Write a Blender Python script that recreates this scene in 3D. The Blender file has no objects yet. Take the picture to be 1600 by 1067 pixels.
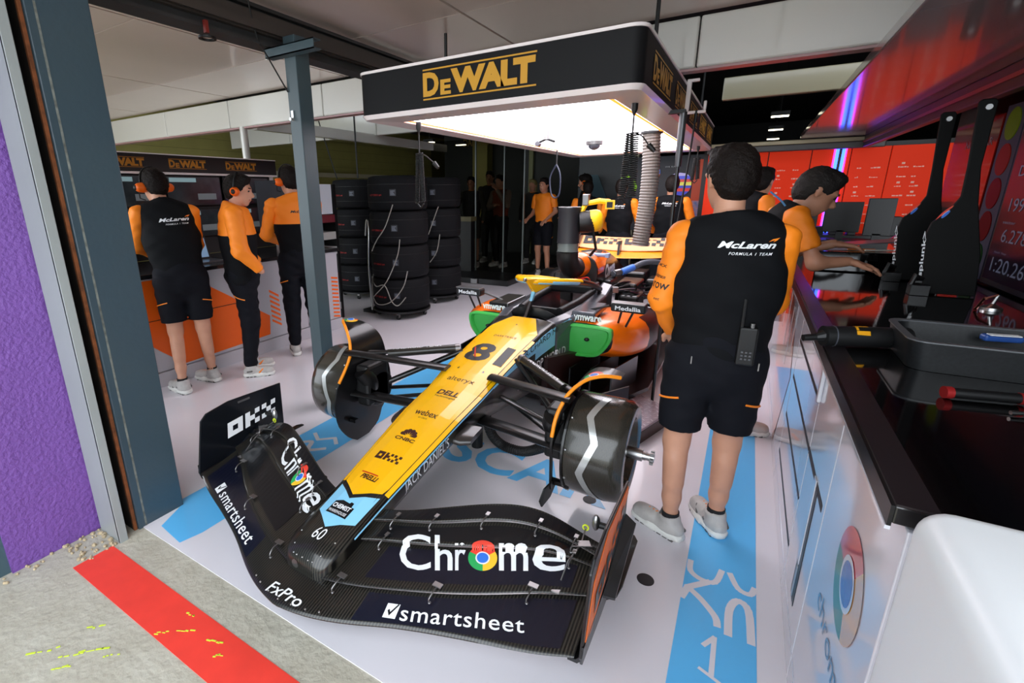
import bpy, bmesh, math, random
import numpy as np
from mathutils import Vector, Matrix
from mathutils.bvhtree import BVHTree
random.seed(7)
PI = math.pi
scene = bpy.context.scene
COL = scene.collection

# ---------------------------------------------------------------- camera
def cam_axes(w, p, r):
    cw, sw, cp, sp, cr, sr = math.cos(w), math.sin(w), math.cos(p), math.sin(p), math.cos(r), math.sin(r)
    F = Vector((-sw*cp, cw*cp, -sp)); R0 = Vector((cw, sw, 0)); U0 = R0.cross(F)
    return R0*cr + U0*sr, U0*cr - R0*sr, F
cR, cU, cF = cam_axes(.5547, .2719, -.0142)
cd = bpy.data.cameras.new('camera'); cam = bpy.data.objects.new('camera', cd); COL.objects.link(cam)
M = Matrix((cR, cU, -cF)).transposed().to_4x4(); M.translation = Vector((0, 0, 1.5158)); cam.matrix_world = M
cd.sensor_width = 36; cd.lens = 745.57/1600*36; cd.shift_x = .0615; cd.shift_y = -.0146
cd.clip_start = .05; cd.clip_end = 100
scene.camera = cam
# ---------------------------------------------------------------- light
w = bpy.data.worlds.new('sky'); scene.world = w; w.use_nodes = True
bgn = w.node_tree.nodes['Background']; bgn.inputs[0].default_value = (.86, .93, 1.0, 1); bgn.inputs[1].default_value = 4.0
def area(name, loc, rot, sx, sy, power, col=(1, 1, 1)):
    l = bpy.data.lights.new(name, 'AREA'); l.shape = 'RECTANGLE'; l.size = sx; l.size_y = sy; l.energy = power; l.color = col
    o = bpy.data.objects.new(name, l); o.location = loc; o.rotation_euler = rot; COL.objects.link(o); return o
PANEL_E = 5.0
scene.view_settings.view_transform = 'Standard'; scene.view_settings.look = 'None'
scene.view_settings.exposure = 0.22; scene.view_settings.gamma = 1; scene.view_settings.use_curve_mapping = False

# ---------------------------------------------------------------- materials
def lin(c): return tuple((v/255/12.92 if v/255 <= .04045 else ((v/255+.055)/1.055)**2.4) for v in c)
MC = {}
def mat(name, col, rough=.5, metal=0, coat=0, emit=0, noise=0, nscale=8, bump=0, bscale=60, col2=None, spec=.5, alpha=1, trans=0):
    if name in MC: return MC[name]
    m = bpy.data.materials.new(name); m.use_nodes = True; nt = m.node_tree; b = nt.nodes['Principled BSDF']
    c = lin(col)+(1,)
    b.inputs['Base Color'].default_value = c; b.inputs['Roughness'].default_value = rough; b.inputs['Metallic'].default_value = metal
    b.inputs['Coat Weight'].default_value = coat; b.inputs['Coat Roughness'].default_value = .06
    b.inputs['Specular IOR Level'].default_value = spec
    if trans: b.inputs['Transmission Weight'].default_value = trans
    if alpha < 1: b.inputs['Alpha'].default_value = alpha
    if emit: b.inputs['Emission Color'].default_value = c; b.inputs['Emission Strength'].default_value = emit
    tc = nt.nodes.new('ShaderNodeTexCoord')
    if noise or col2:
        n = nt.nodes.new('ShaderNodeTexNoise'); n.inputs['Scale'].default_value = nscale; n.inputs['Detail'].default_value = 6
        r = nt.nodes.new('ShaderNodeValToRGB'); r.color_ramp.elements[0].position = .3; r.color_ramp.elements[1].position = .72
        c2 = lin(col2)+(1,) if col2 else tuple(min(1, v*(1+noise)) for v in c[:3])+(1,)
        r.color_ramp.elements[0].color = tuple(v*(1-noise) for v in c[:3])+(1,); r.color_ramp.elements[1].color = c2
        nt.links.new(tc.outputs['Object'], n.inputs['Vector']); nt.links.new(n.outputs['Fac'], r.inputs['Fac']); nt.links.new(r.outputs['Color'], b.inputs['Base Color'])
    if bump:
        n = nt.nodes.new('ShaderNodeTexNoise'); n.inputs['Scale'].default_value = bscale; n.inputs['Detail'].default_value = 4
        bp = nt.nodes.new('ShaderNodeBump'); bp.inputs['Strength'].default_value = bump; bp.inputs['Distance'].default_value = .01
        nt.links.new(tc.outputs['Object'], n.inputs['Vector']); nt.links.new(n.outputs['Fac'], bp.inputs['Height']); nt.links.new(bp.outputs['Normal'], b.inputs['Normal'])
    MC[name] = m; return m
def carbon(name, a, b_, scale=55, rough=.28, axis='X'):
    m = mat(name, a, rough, coat=.35); nt = m.node_tree; b = nt.nodes['Principled BSDF']
    tc = nt.nodes.new('ShaderNodeTexCoord'); wv = nt.nodes.new('ShaderNodeTexWave'); wv.bands_direction = axis
    wv.inputs['Scale'].default_value = scale; wv.inputs['Distortion'].default_value = .2
    r = nt.nodes.new('ShaderNodeValToRGB'); r.color_ramp.elements[0].color = lin(a)+(1,); r.color_ramp.elements[1].color = lin(b_)+(1,)
    r.color_ramp.elements[0].position = .35; r.color_ramp.elements[1].position = .8
    nt.links.new(tc.outputs['Object'], wv.inputs['Vector']); nt.links.new(wv.outputs['Fac'], r.inputs['Fac']); nt.links.new(r.outputs['Color'], b.inputs['Base Color'])
    return m
WHITE = mat('white_print', (238, 240, 242), .5); BLACKP = mat('black_print', (16, 16, 20), .5)
NAVY = mat('navy_gloss', (9, 13, 19), .3, coat=.25); NAVYM = mat('navy_blue_gloss', (14, 17, 34), .28, coat=.3)
CARB = carbon('carbon_fibre', (9, 9, 9), (52, 49, 43), 30); CARBY = carbon('carbon_fibre_lengthwise', (14, 14, 15), (52, 49, 42), 60, axis='Y')
CARBK = mat('carbon_black', (11, 11, 12), .33, coat=.2); DARK = mat('dark_trim', (10, 10, 11), .5)
YEL = mat('papaya_yellow', (255, 190, 10), .28, coat=.4); ORG = mat('papaya_orange', (255, 118, 8), .3, coat=.4); LBLUE = mat('pale_blue_paint', (140, 208, 242), .3, coat=.3)
GREEN = mat('green_cover', (60, 175, 72), .45); STEEL = mat('brushed_steel', (190, 190, 190), .28, 1); ALU = mat('satin_aluminium', (140, 138, 138), .35, .9)
BLUEF = mat('floor_blue', (98, 190, 246), .3, coat=.2); WGLOSS = mat('white_gloss', (212, 212, 220), .12, coat=.6)
GBLACK = mat('gloss_black', (10, 9, 10), .06, coat=.5); RUB = mat('black_rubber', (14, 14, 14), .6)
DWY = mat('sign_yellow', (205, 150, 40), .5); RED = mat('signal_red', (200, 35, 22), .4)

# ---------------------------------------------------------------- geometry helpers
def V3(*a): return np.array(a, float)
def join(*ms):
    V, F, o = [], [], 0
    for v, f in ms:
        v = np.asarray(v, float).reshape(-1, 3); V.append(v); F += [[i+o for i in q] for q in f]; o += len(v)
    return np.concatenate(V), F
def box(c, s, rz=0):
    c = V3(*c); h = V3(*s)/2
    v = np.array([[x, y, z] for x in (-1, 1) for y in (-1, 1) for z in (-1, 1)])*h
    if rz: v = v @ np.array([[math.cos(rz), math.sin(rz), 0], [-math.sin(rz), math.cos(rz), 0], [0, 0, 1]])
    return v+c, [[0, 1, 3, 2], [4, 6, 7, 5], [0, 4, 5, 1], [2, 3, 7, 6], [0, 2, 6, 4], [1, 5, 7, 3]]
def bx(x0, x1, y0, y1, z0, z1): return box(((x0+x1)/2, (y0+y1)/2, (z0+z1)/2), (abs(x1-x0), abs(y1-y0), abs(z1-z0)))
def frame(d):
    d = d/np.linalg.norm(d); a = V3(0, 0, 1) if abs(d[2]) < .9 else V3(1, 0, 0)
    u = np.cross(a, d); u /= np.linalg.norm(u); return u, np.cross(d, u)
def loft(S, caps=True, closed=True):
    S = [np.asarray(s, float) for s in S]; n = len(S[0]); V = np.concatenate(S); F = []
    for i in range(len(S)-1):
        for j in range(n if closed else n-1):
            k = (j+1) % n; F.append([i*n+j, i*n+k, (i+1)*n+k, (i+1)*n+j])
    if caps and closed: F.append(list(range(n))[::-1]); F.append([(len(S)-1)*n+j for j in range(n)])
    return V, F
def tube(path, r, n=8, caps=True):
    P = [V3(*p) for p in path]; R = r if hasattr(r, '__len__') else [r]*len(P); S = []; u0 = None
    for i, p in enumerate(P):
        d = P[min(i+1, len(P)-1)]-P[max(i-1, 0)]; d /= (np.linalg.norm(d)+1e-9)
        if u0 is None: u, v = frame(d)
        else:
            u = u0-d*(u0@d); nn = np.linalg.norm(u)
            if nn < 1e-4: u, v = frame(d)
            else: u /= nn
            v = np.cross(d, u)
        u0 = u
        S.append([p+R[i]*(math.cos(a)*u+math.sin(a)*v) for a in np.linspace(0, 2*PI, n, endpoint=False)])
    return loft(S, caps)
def cyl(a, b, r, r2=None, n=20): return tube([a, b], [r, r if r2 is None else r2], n)
def ring(a, b, r, ri, n=24):
    a, b = V3(*a), V3(*b); d = b-a; u, v = frame(d); S = []
    for p, q in ((a, r), (b, r), (b, ri), (a, ri), (a, r)):
        S.append([p+q*(math.cos(t)*u+math.sin(t)*v) for t in np.linspace(0, 2*PI, n, endpoint=False)])
    return loft(S, False)
def turn(a, d, prof, n=28):   # prof: list (t along axis, radius)
    a = V3(*a); d = V3(*d); d /= np.linalg.norm(d); u, v = frame(d)
    return loft([[a+d*t+r*(math.cos(q)*u+math.sin(q)*v) for q in np.linspace(0, 2*PI, n, endpoint=False)] for t, r in prof])
def ell(c, r, n=14, m=9):
    c = V3(*c); S = []
    for i in range(m+1):
        t = PI*i/m; rr = max(math.sin(t), .02)
        S.append([c+V3(r[0]*rr*math.cos(a), r[1]*rr*math.sin(a), r[2]*math.cos(t)) for a in np.linspace(0, 2*PI, n, endpoint=False)])
    return loft(S[::-1])
def prism(poly, o, ex, ey, th):
    o, ex, ey = V3(*o), V3(*ex), V3(*ey); n = np.cross(ex, ey); n /= np.linalg.norm(n)
    b = [o+ex*x+ey*y for x, y in poly]; return loft([[p-n*th/2 for p in b], [p+n*th/2 for p in b]])
def crv(pts, n=8, closed=False):
    P = [np.array(p, float) for p in pts]; N = len(P); out = []
    for i in range(N if closed else N-1):
        a, b, c, d = (P[(i-1) % N], P[i], P[(i+1) % N], P[(i+2) % N]) if closed else (P[max(i-1, 0)], P[i], P[i+1], P[min(i+2, N-1)])
        for t in np.linspace(0, 1, n, endpoint=False):
            out.append(.5*((2*b)+(-a+c)*t+(2*a-5*b+4*c-d)*t*t+(-a+3*b-3*c+d)*t**3))
    if not closed: out.append(P[-1])
    return out
def mk(name, vf, m, parent=None, smooth=0, fm=None, bevel=0, kind=None, label=None):
    V, F = vf; V = np.asarray(V, float)
    off = np.array(wloc(parent)) if parent else np.zeros(3)
    me = bpy.data.meshes.new(name); me.from_pydata((V-off).tolist(), [], [list(map(int, f)) for f in F])
    for x in (m if isinstance(m, (list, tuple)) else [m]): me.materials.append(x)
    if fm is not None: me.polygons.foreach_set('material_index', np.asarray(fm, dtype=np.int32))
    bm = bmesh.new(); bm.from_mesh(me); bmesh.ops.recalc_face_normals(bm, faces=bm.faces); bm.to_mesh(me); bm.free()
    if smooth: me.shade_smooth(); me.set_sharp_from_angle(angle=math.radians(smooth if smooth > 1 else 40))
    me.update(); o = bpy.data.objects.new(name, me); COL.objects.link(o)
    if parent: o.parent = parent
    if bevel:
        b = o.modifiers.new('bevel', 'BEVEL'); b.width = bevel; b.segments = 2; b.limit_method = 'ANGLE'; b.angle_limit = .6
    if kind: o['kind'] = kind
    if label: o['label'] = label
    return o
def wloc(o):
    p = V3(0, 0, 0)
    while o: p = p+np.array(o.location); o = o.parent
    return p
def thing(name, label, cat, loc, group=None):
    o = bpy.data.objects.new(name, None); o.empty_display_size = .1; o.location = loc; COL.objects.link(o)
    return tag(o, label, cat, group)
def tag(o, label, cat, group=None):
    o['label'] = label; o['category'] = cat
    if group: o['group'] = group
    return o
def dup(root, loc, label=None):
    r = root.copy(); COL.objects.link(r); r.location = loc
    if label: r['label'] = label
    for ch in list(root.children):
        c = ch.copy(); COL.objects.link(c); c.parent = r
        for g in list(ch.children):
            d = g.copy(); COL.objects.link(d); d.parent = c
    return r
def bvh(*vfs):
    V, F = join(*vfs); return BVHTree.FromPolygons([Vector(v) for v in V], [list(map(int, f)) for f in F])
# ---- lettering
TC = {}
def text2d(s, bold=0, shear=0, space=1):
    k = (s, bold, shear, space)
    if k in TC: return TC[k]
    cu = bpy.data.curves.new('t', 'FONT'); cu.body = s; cu.offset = bold; cu.shear = shear; cu.resolution_u = 3; cu.space_character = space
    o = bpy.data.objects.new('t', cu); me = bpy.data.meshes.new_from_object(o)
    V = np.array([v.co[:2] for v in me.vertices]); F = [list(p.vertices) for p in me.polygons]
    bpy.data.objects.remove(o); bpy.data.curves.remove(cu); bpy.data.meshes.remove(me)
    lo, hi = V.min(0), V.max(0); V = (V-lo)/(hi-lo); TC[k] = (V, F); return TC[k]
def cut(V, F, n):
    if n == 1: return V, F
    bm = bmesh.new(); vs = [bm.verts.new((x, y, 0)) for x, y in V]
    for f in F:
        try: bm.faces.new([vs[i] for i in f])
        except ValueError: pass
    lo, hi = V.min(0), V.max(0); nx, ny = n if isinstance(n, tuple) else (n, n)
    for ax, k in ((0, nx), (1, ny)):
        for i in range(1, k):
            p = [0, 0, 0]; p[ax] = lo[ax]+(hi[ax]-lo[ax])*i/k; nn = [0, 0, 0]; nn[ax] = 1
            bmesh.ops.bisect_plane(bm, geom=bm.verts[:]+bm.edges[:]+bm.faces[:], plane_co=p, plane_no=nn)
    bm.verts.ensure_lookup_table(); bm.verts.index_update()
    V2 = np.array([v.co[:2] for v in bm.verts]); F2 = [[v.index for v in f.verts] for f in bm.faces]; bm.free(); return V2, F2
def place(VF, o, ex, ey, tree=None, d=None, off=.002, n=1):
    V, F = cut(VF[0], VF[1], n) if n != 1 else VF
    o, ex, ey = V3(*o), V3(*ex), V3(*ey); P = o+np.outer(V[:, 0], ex)+np.outer(V[:, 1], ey)
    if tree is None:
        nn = np.cross(ex, ey); return P+nn/np.linalg.norm(nn)*off, F
    d = V3(*d); d /= np.linalg.norm(d); out = []; ok = []
    for p in P:
        h = tree.ray_cast(Vector(p-d*.35), Vector(d), 2.0)
        if h[0] is None: out.append(p); ok.append(False)
        else:
            nn = np.array(h[1]); nn = nn if nn@d < 0 else -nn
            out.append(np.array(h[0])+nn*off); ok.append(True)
    out = np.array(out); dd = out@d; keep = []
    for f in F:
        if not all(ok[i] for i in f): continue
        q = out[f]; pl = q-np.outer(q@d, d); ext = np.linalg.norm(pl.max(0)-pl.min(0)); dr = dd[f].max()-dd[f].min()
        if dr < .004+3.2*ext: keep.append(f)
    return out, keep
def lettering(name, s, o, ex, ey, m, parent=None, tree=None, d=None, off=.002, n=1, bold=0, shear=0, space=1, label=None):
    vf = place(text2d(s, bold, shear, space), o, ex, ey, tree, d, off, n)
    if not vf[1]: return None
    return mk(name, vf, m, parent, label=label)
def poly2(pts): return np.array(pts, float), [list(range(len(pts)))]
def pie(r0, r1, a0, a1, c=(.5, .5), n=14):
    t = np.radians(np.linspace(a0, a1, n)); c = np.array(c)
    O = [c+r1*np.array([math.cos(x), math.sin(x)]) for x in t]
    if r0 <= 0: P = [c]+O; return np.array(P), [[0, i, i+1] for i in range(1, n)]
    I = [c+r0*np.array([math.cos(x), math.sin(x)]) for x in t]
    return np.array(I+O), [[i, i+1, n+i+1, n+i] for i in range(n-1)]
CRED = mat('logo_red', (232, 70, 52), .5); CGRN = mat('logo_green', (40, 170, 90), .5); CYEL = mat('logo_yellow', (250, 200, 50), .5); CBLU = mat('logo_blue', (50, 120, 225), .5)
def wheel_logo(parent, o, ex, ey, tree=None, d=None, off=.003, n=1, cols=None, name='round_logo', rot=0):
    cr, cg, cy, cb, cw = cols or (CRED, CGRN, CYEL, CBLU, WHITE)
    out = []
    for a0, a1, m in ((30+rot, 150+rot, cr), (150+rot, 270+rot, cg), (270+rot, 390+rot, cy)):
        out.append((pie(.2, .5, a0, a1), m))
    out.append((pie(0, .25, 0, 360, n=22), cw)); out.append((pie(0, .2, 0, 360, n=22), cb))
    ms = []; V = []; F = []; fm = []
    for i, (vf, m) in enumerate(out):
        v, f = place(vf, o, ex, ey, tree, d, off+.0004*i*(1 if i > 2 else 0), n); F += [[k+len(V) for k in q] for q in f]; V += list(v); fm += [i]*len(f); ms.append(m)
    if F: return mk(name, (np.array(V), F), ms, parent, fm=fm)
def checker_word(dark=True):   # O K X built of squares, unit box 0..1
    q = []
    def r(x0, y0, x1, y1): q.append((x0, y0, x1, y1))
    u = 1/11.
    r(0, 0, 3, 1); r(0, 2, 3, 3); r(0, 1, 1, 2); r(2, 1, 3, 2)
    r(3.5, 0, 4.5, 3); r(4.5, 1, 5.5, 2); r(5.5, 2, 6.5, 3); r(5.5, 0, 6.5, 1)
    r(7, 2, 8, 3); r(7, 0, 8, 1); r(8, 1, 9, 2); r(9, 2, 10, 3); r(9, 0, 10, 1)
    V = []; F = []
    for x0, y0, x1, y1 in q:
        k = len(V); V += [(x0/10, y0/3), (x1/10, y0/3), (x1/10, y1/3), (x0/10, y1/3)]; F.append([k, k+1, k+2, k+3])
    return np.array(V), F
# ================================================================ SETTING
def S(name, vf, m, bevel=0, **k): return mk(name, vf, m, None, kind='structure', bevel=bevel, **k)
CONC = mat('concrete', (190, 183, 165), .85, noise=.2, nscale=7, bump=.6, bscale=40, col2=(186, 181, 166))
FLOORM = mat('painted_floor', (226, 222, 228), .2, coat=.25, noise=.02, nscale=3)
S('ground', bx(-14, 8, -8, .878, -.1, -.004), CONC)
S('floor', bx(-10, 3.2, .878, 17, -.1, 0), FLOORM)
rs = S('trim_1', bx(-2.27, 4, .585, .74, -.004, -.002), mat('red_paint', (236, 62, 48), .6, noise=.06, nscale=10)); rs['label'] = 'red painted line on the pit lane concrete'
# yellow-green scuffs of paint on the concrete
SC = mat('lime_scuff', (205, 225, 60), .7)
sc = []
for x, y, l, a in ((-1.55, .66, .05, .5), (-1.62, .61, .04, .6), (-1.42, .69, .05, .4), (-1.36, .66, .03, .5), (-1.75, .45, .07, .8), (-1.8, .4, .06, .8), (-1.68, .47, .04, .8), (-1.9, .36, .08, .8), (-1.78, .36, .05, .8), (-1.2, .63, .035, .5), (-1.6, .71, .03, .3), (-1.85, .5, .05, .8)):
    for q in range(4): sc.append(box((x+l*(q/3-.5)*math.cos(a)+random.uniform(-.006, .006), y+l*(q/3-.5)*math.sin(a)+random.uniform(-.004, .004), -.001), (l*random.uniform(.15, .4), random.uniform(.002, .006), .002), a+random.uniform(-.2, .2)))
mk('paint_scuff', join(*sc), SC, None, kind='stuff')['label'] = 'lime green paint scuffs on the concrete and red line'
tag(bpy.data.objects['paint_scuff'], 'lime green paint scuffs across the red line and concrete', 'paint marks')
# blue bands
def flat(polys, m, z=.0015):
    V = []; F = []
    for p in polys:
        k = len(V); V += [(x, y, z) for x, y in p]; F.append([k+i for i in range(len(p))])
    return np.array(V), F
S('trim_2', flat([[(-2.28, 1.06), (-2.21, .925), (-2.02, .905), (-1.995, 1.0), (-1.995, 4.6), (-2.33, 4.6), (-2.33, 1.1)]], BLUEF), BLUEF)
S('trim_3', flat([[(-.036, .9), (.212, .9), (.205, 4.9), (-.045, 4.9)]], BLUEF), BLUEF)
GREYP = mat('floor_grey_print', (226, 222, 228), .22, coat=.25)
# reversed out number marks on the right band and logo marks on the left band
import functools
G = lambda pts: [(x, y) for x, y in pts]
marks = []
def stroke(pts, wd):
    P = [np.array(p, float) for p in pts]
    for a, b in zip(P, P[1:]):
        d = b-a; d /= np.linalg.norm(d)+1e-9; nrm = np.array([-d[1], d[0]])*wd/2; e = d*wd*.3
        marks.append([tuple(a-e+nrm), tuple(a-e-nrm), tuple(b+e-nrm), tuple(b+e+nrm)])
stroke(crv([(-.025, 1.96), (-.02, 1.9), (.02, 1.87), (.07, 1.88), (.09, 1.96)], 4), .022)
stroke([(.05, 1.87), (-.02, 1.8), (-.035, 1.74)], .026); stroke(crv([(-.02, 1.8), (.03, 1.76), (.08, 1.70), (.09, 1.66)], 4), .024)
stroke(crv([(.12, 1.96), (.15, 1.89), (.19, 1.88), (.205, 1.92)], 4), .022)
stroke(crv([(.125, 1.64), (.125, 1.76), (.15, 1.82), (.185, 1.79), (.195, 1.64)], 4), .026)
stroke([(.055, 1.55), (.085, 1.6), (.085, 1.44)], .016); stroke([(.05, 1.45), (.125, 1.42)], .012)
stroke(crv([(.075, 1.37), (.055, 1.31), (.09, 1.26), (.13, 1.3), (.12, 1.37), (.075, 1.38)], 4), .016)
stroke(crv([(-2.28, 1.78), (-2.2, 1.86), (-2.14, 1.78), (-2.06, 1.84)], 5), .03); stroke([(-2.26, 1.95), (-2.18, 1.9), (-2.1, 1.97), (-2.04, 1.92)], .025)
V = []; F = []
for i, p in enumerate(marks):
    k = len(V); V += [(x, y, .002+.00002*i) for x, y in p]; F.append([k+j for j in range(4)])
S('trim_4', (np.array(V), F), GREYP)
# driver name on the floor
vf = place(text2d('OSCAR PIASTRI', .02), (-1.72, 2.12, .0015), (2.9, 0, 0), (0, .27, 0), off=0)
vf = place(text2d('OSCAR', .025), (-1.72, 2.12, .0015), (1.3, 0, 0), (0, .3, 0), off=0)
S('trim_5', vf, BLUEF)
V, F = text2d('8', .02)
for i, (x, y) in enumerate(((-.17, 1.755), (-.51, 2.16), (-1.84, 1.6))):
    c = cyl((x, y, .0005), (x, y, .002), .033, n=24); o = mk('floor_disc', c, mat('floor_disc_black', (30, 30, 34), .5)); tag(o, ['small black marker disc on floor near front wing right end', 'small black marker disc on floor below right front wheel drum', 'small black marker disc on floor behind left front wing'][i], 'marker')

# door jamb, purple wall, pillar
PUR = mat('purple_render', (112, 72, 150), .55, bump=.8, bscale=55, noise=.05)
S('wall_left', bx(-2.9, -2.455, .44, .80, -.01, 3.2), PUR)
S('wall_left.001', bx(-2.9, -2.47, -2.5, .44, -.01, 3.2), mat('teal_column', (62, 84, 92), .5, noise=.08))
S('door_1', bx(-2.44, -2.257, .766, .79, -.01, 3.0), mat('grey_jamb', (146, 151, 150), .4, noise=.05, nscale=3), bevel=.002)
S('trim_6', bx(-2.27, -2.255, .766, .80, -.01, 3.0), mat('grey_jamb', (165, 170, 172), .4), bevel=.002)
S('trim_7', join(bx(-2.46, -2.43, .79, .86, -.01, 3.0), bx(-2.43, -2.38, .79, .86, -.01, 3.0)), mat('rusty_channel', (26, 20, 17), .7, noise=.4, nscale=20))
S('trim_10', bx(-2.38, -2.305, .845, .858, -.01, 3.0), mat('rusty_channel', (26, 20, 17), .7))
S('trim_8', bx(-2.305, -2.292, .845, .858, -.01, 3.0), mat('rust_edge', (120, 66, 30), .8, noise=.4, nscale=30))
PILM = mat('pillar_paint', (54, 73, 85), .38, noise=.12, nscale=2.5, col2=(56, 72, 80), bump=.15, bscale=30)
S('pillar', bx(-2.52, -2.28, .86, 1.075, -.01, 3.0), PILM, bevel=.004)
S('trim_9', bx(-2.281, -2.2792, .889, .897, 0, 2.2), mat('scraped_paint', (104, 108, 102), .8, noise=.5, nscale=30))
mk('gravel', join(*[ell((-2.25-random.random()*.28, .62+random.random()*.14+.0, 0), (.004+random.random()*.007,)*3, 6, 4) for _ in range(60)], *[ell((-2.4-random.random()*.1, .3+random.random()*.4, 0), (.003+random.random()*.006,)*3, 6, 4) for _ in range(50)]), mat('grit', (178, 160, 130), .9, noise=.3, nscale=90), kind='stuff')
tag(bpy.data.objects['gravel'], 'loose grit and crumbs at the foot of the purple wall', 'gravel')

# walls, ceiling
WALLK = mat('dark_wall', (22, 22, 24), .6); OLIVE = mat('yellow_block_wall', (150, 142, 78), .7, noise=.06, nscale=4)
S('wall_west', bx(-9.3, -9.2, .9, 17, 0, 3.4), OLIVE)
S('wall_north', bx(-9.3, 3.2, 16.9, 17, 0, 3.4), WALLK)
S('wall_east.001', bx(2.62, 2.7, 4.8, 17, 0, 3.3), WALLK)
S('wall_east', bx(1.13, 1.2, .5, 4.8, 0, 2.9), mat('east_wall_black', (12, 12, 13), .12, coat=.4))
S('wall_front', bx(-3.2, -2.9, .7, .9, 0, 3.2), WALLK)
CEIL = mat('ceiling_panel', (214, 196, 186), .3, coat=.4, noise=.04, nscale=1.5)
for i, (x0, x1) in enumerate(((-9.3, -7.4), (-7.38, -5.5), (-5.48, -3.65), (-3.63, -1.8), (-1.78, .0), (.02, 1.9))):
    for j, (y0, y1) in enumerate(((.9, 1.975), (1.985, 3.1), (3.11, 3.98))):
        S('ceiling' if (i, j) == (0, 0) else 'ceiling.%03d' % (i*3+j), bx(x0, x1, y0, y1, 2.66, 2.7), CEIL)
S('ceiling.050', bx(-9.3, 3.2, 3.98, 17, 3.3, 3.4), mat('void_black', (14, 14, 15), .8))
S('ceiling.051', bx(-9.3, 3.2, .7, .9, 2.72, 3.4), WALLK)
S('ceiling.052', bx(-9.3, 3.2, .9, 4.0, 2.9, 3.0), WALLK)
S('ceiling.053', bx(-9.3, 4, -.35, .69, 2.78, 2.95), mat('shade_overhang_grey', (120, 118, 112), .7))  # unseen overhang, added to shade the upper pillar; depth chosen for the light
# block courses on the yellow wall
for k in range(9):
    S('trim_%d' % (20+k), bx(-9.2, -9.195, 3, 16.9, 1.2+k*.2, 1.206+k*.2), mat('mortar', (112, 106, 60), .8))
S('trim_30', bx(-9.2, -9.1, 3.6, 16.9, 1.95, 2.05), mat('cream_ledge', (190, 180, 150), .6))
# structural beams along the depth of the garage over the post
BEAM = mat('beam_steel', (44, 44, 44), .5, noise=.3, nscale=6)
S('beam', join(bx(-2.75, -2.62, .9, 3.95, 2.39, 2.41), bx(-2.67, -2.655, .9, 3.95, 2.41, 2.6), bx(-2.75, -2.62, .9, 3.95, 2.58, 2.6)), BEAM)
S('beam.001', join(bx(-2.66, -2.62, .9, 3.95, 2.45, 2.47), bx(-2.64, -2.62, .9, 3.95, 2.47, 2.56), bx(-2.60, -2.585, .9, 3.95, 2.455, 2.50), bx(-2.63, -2.59, .9, 3.95, 2.50, 2.505)), mat('beam_brown', (60, 54, 50), .4))
S('beam.002', bx(-2.92, -2.86, .9, 3.95, 2.58, 2.655), mat('void_black', (14, 14, 15), .8))
# bright cross fascia panels
FAS = mat('fascia_white', (212, 210, 202), .15, coat=.6)
xs = [-8.9, -7.0, -5.6, -4.0, -2.6, -1.2, -.45, 1.25]
for i in range(len(xs)-1):
    S('beam.%03d' % (3+i), bx(xs[i]+.004, xs[i+1]-.004, 3.98, 4.06, 2.325, 2.64), FAS, bevel=.012)
S('beam.012', bx(-8.9, 1.25, 4.0, 4.1, 2.31, 2.325), mat('fascia_pink_edge', (170, 130, 130), .3))
xs = [-8.9, -7.2, -5.2, -3.4]
for i in range(3): S('beam.%03d' % (13+i), bx(xs[i], xs[i+1]-.01, 6.3, 6.4, 2.42, 2.75), FAS, bevel=.012)
S('beam.017', bx(-.42, 1.25, 6.3, 6.4, 2.44, 2.66), mat('fascia_cream', (178, 170, 140), .2, coat=.4), bevel=.01)
S('beam.018', bx(-5.35, -5.25, 4.1, 8.5, 2.3, 2.44), FAS, bevel=.01)
S('trim_40', cyl((-5.4, 4.02, .9), (-5.4, 4.02, 2.33), .045), mat('fascia_white', (205, 203, 196), .18))
# post with head bracket
POST = mat('post_paint', (60, 76, 82), .4, noise=.08, nscale=3)
S('column', bx(-2.57, -2.47, 2.265, 2.375, 0, 2.45), POST, bevel=.004)
S('trim_41', join(bx(-2.67, -2.25, 2.205, 2.211, 2.33, 2.385), bx(-2.67, -2.25, 2.205, 2.264, 2.33, 2.336), bx(-2.67, -2.25, 2.205, 2.264, 2.379, 2.385)), POST)
S('trim_42', join(*[cyl((-2.69, 2.23, 2.335+.02*k), (-2.65, 2.23, 2.335+.02*k), .006, n=8) for k in range(3)]), STEEL)
o = mk('door_catch', join(bx(-2.545, -2.525, 2.255, 2.275, 1.97, 2.03), cyl((-2.54, 2.25, 1.98), (-2.54, 2.24, 1.98), .01)), STEEL); tag(o, 'small steel catch bolted high on the grey post', 'catch')
o = mk('cable', tube(crv([(-2.58, 2.05, 2.6), (-2.62, 2.12, 2.42), (-2.63, 2.2, 2.32), (-2.56, 2.26, 2.14)], 6), .005, 6), RUB); tag(o, 'thin black cable looping from the ceiling beam to the grey post', 'cable')
t = thing('hose_reel', 'small red and black clamp hanging under the ceiling beam', 'clamp', (-2.6, 1.78, 2.39))
mk('strap', bx(-2.61, -2.59, 1.77, 1.79, 2.36, 2.42), mat('dull_red', (120, 34, 26), .5), t); mk('clamp_ring', ring((-2.6, 1.78, 2.33), (-2.6, 1.78, 2.34), .045, .03), DARK, t)

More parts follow.
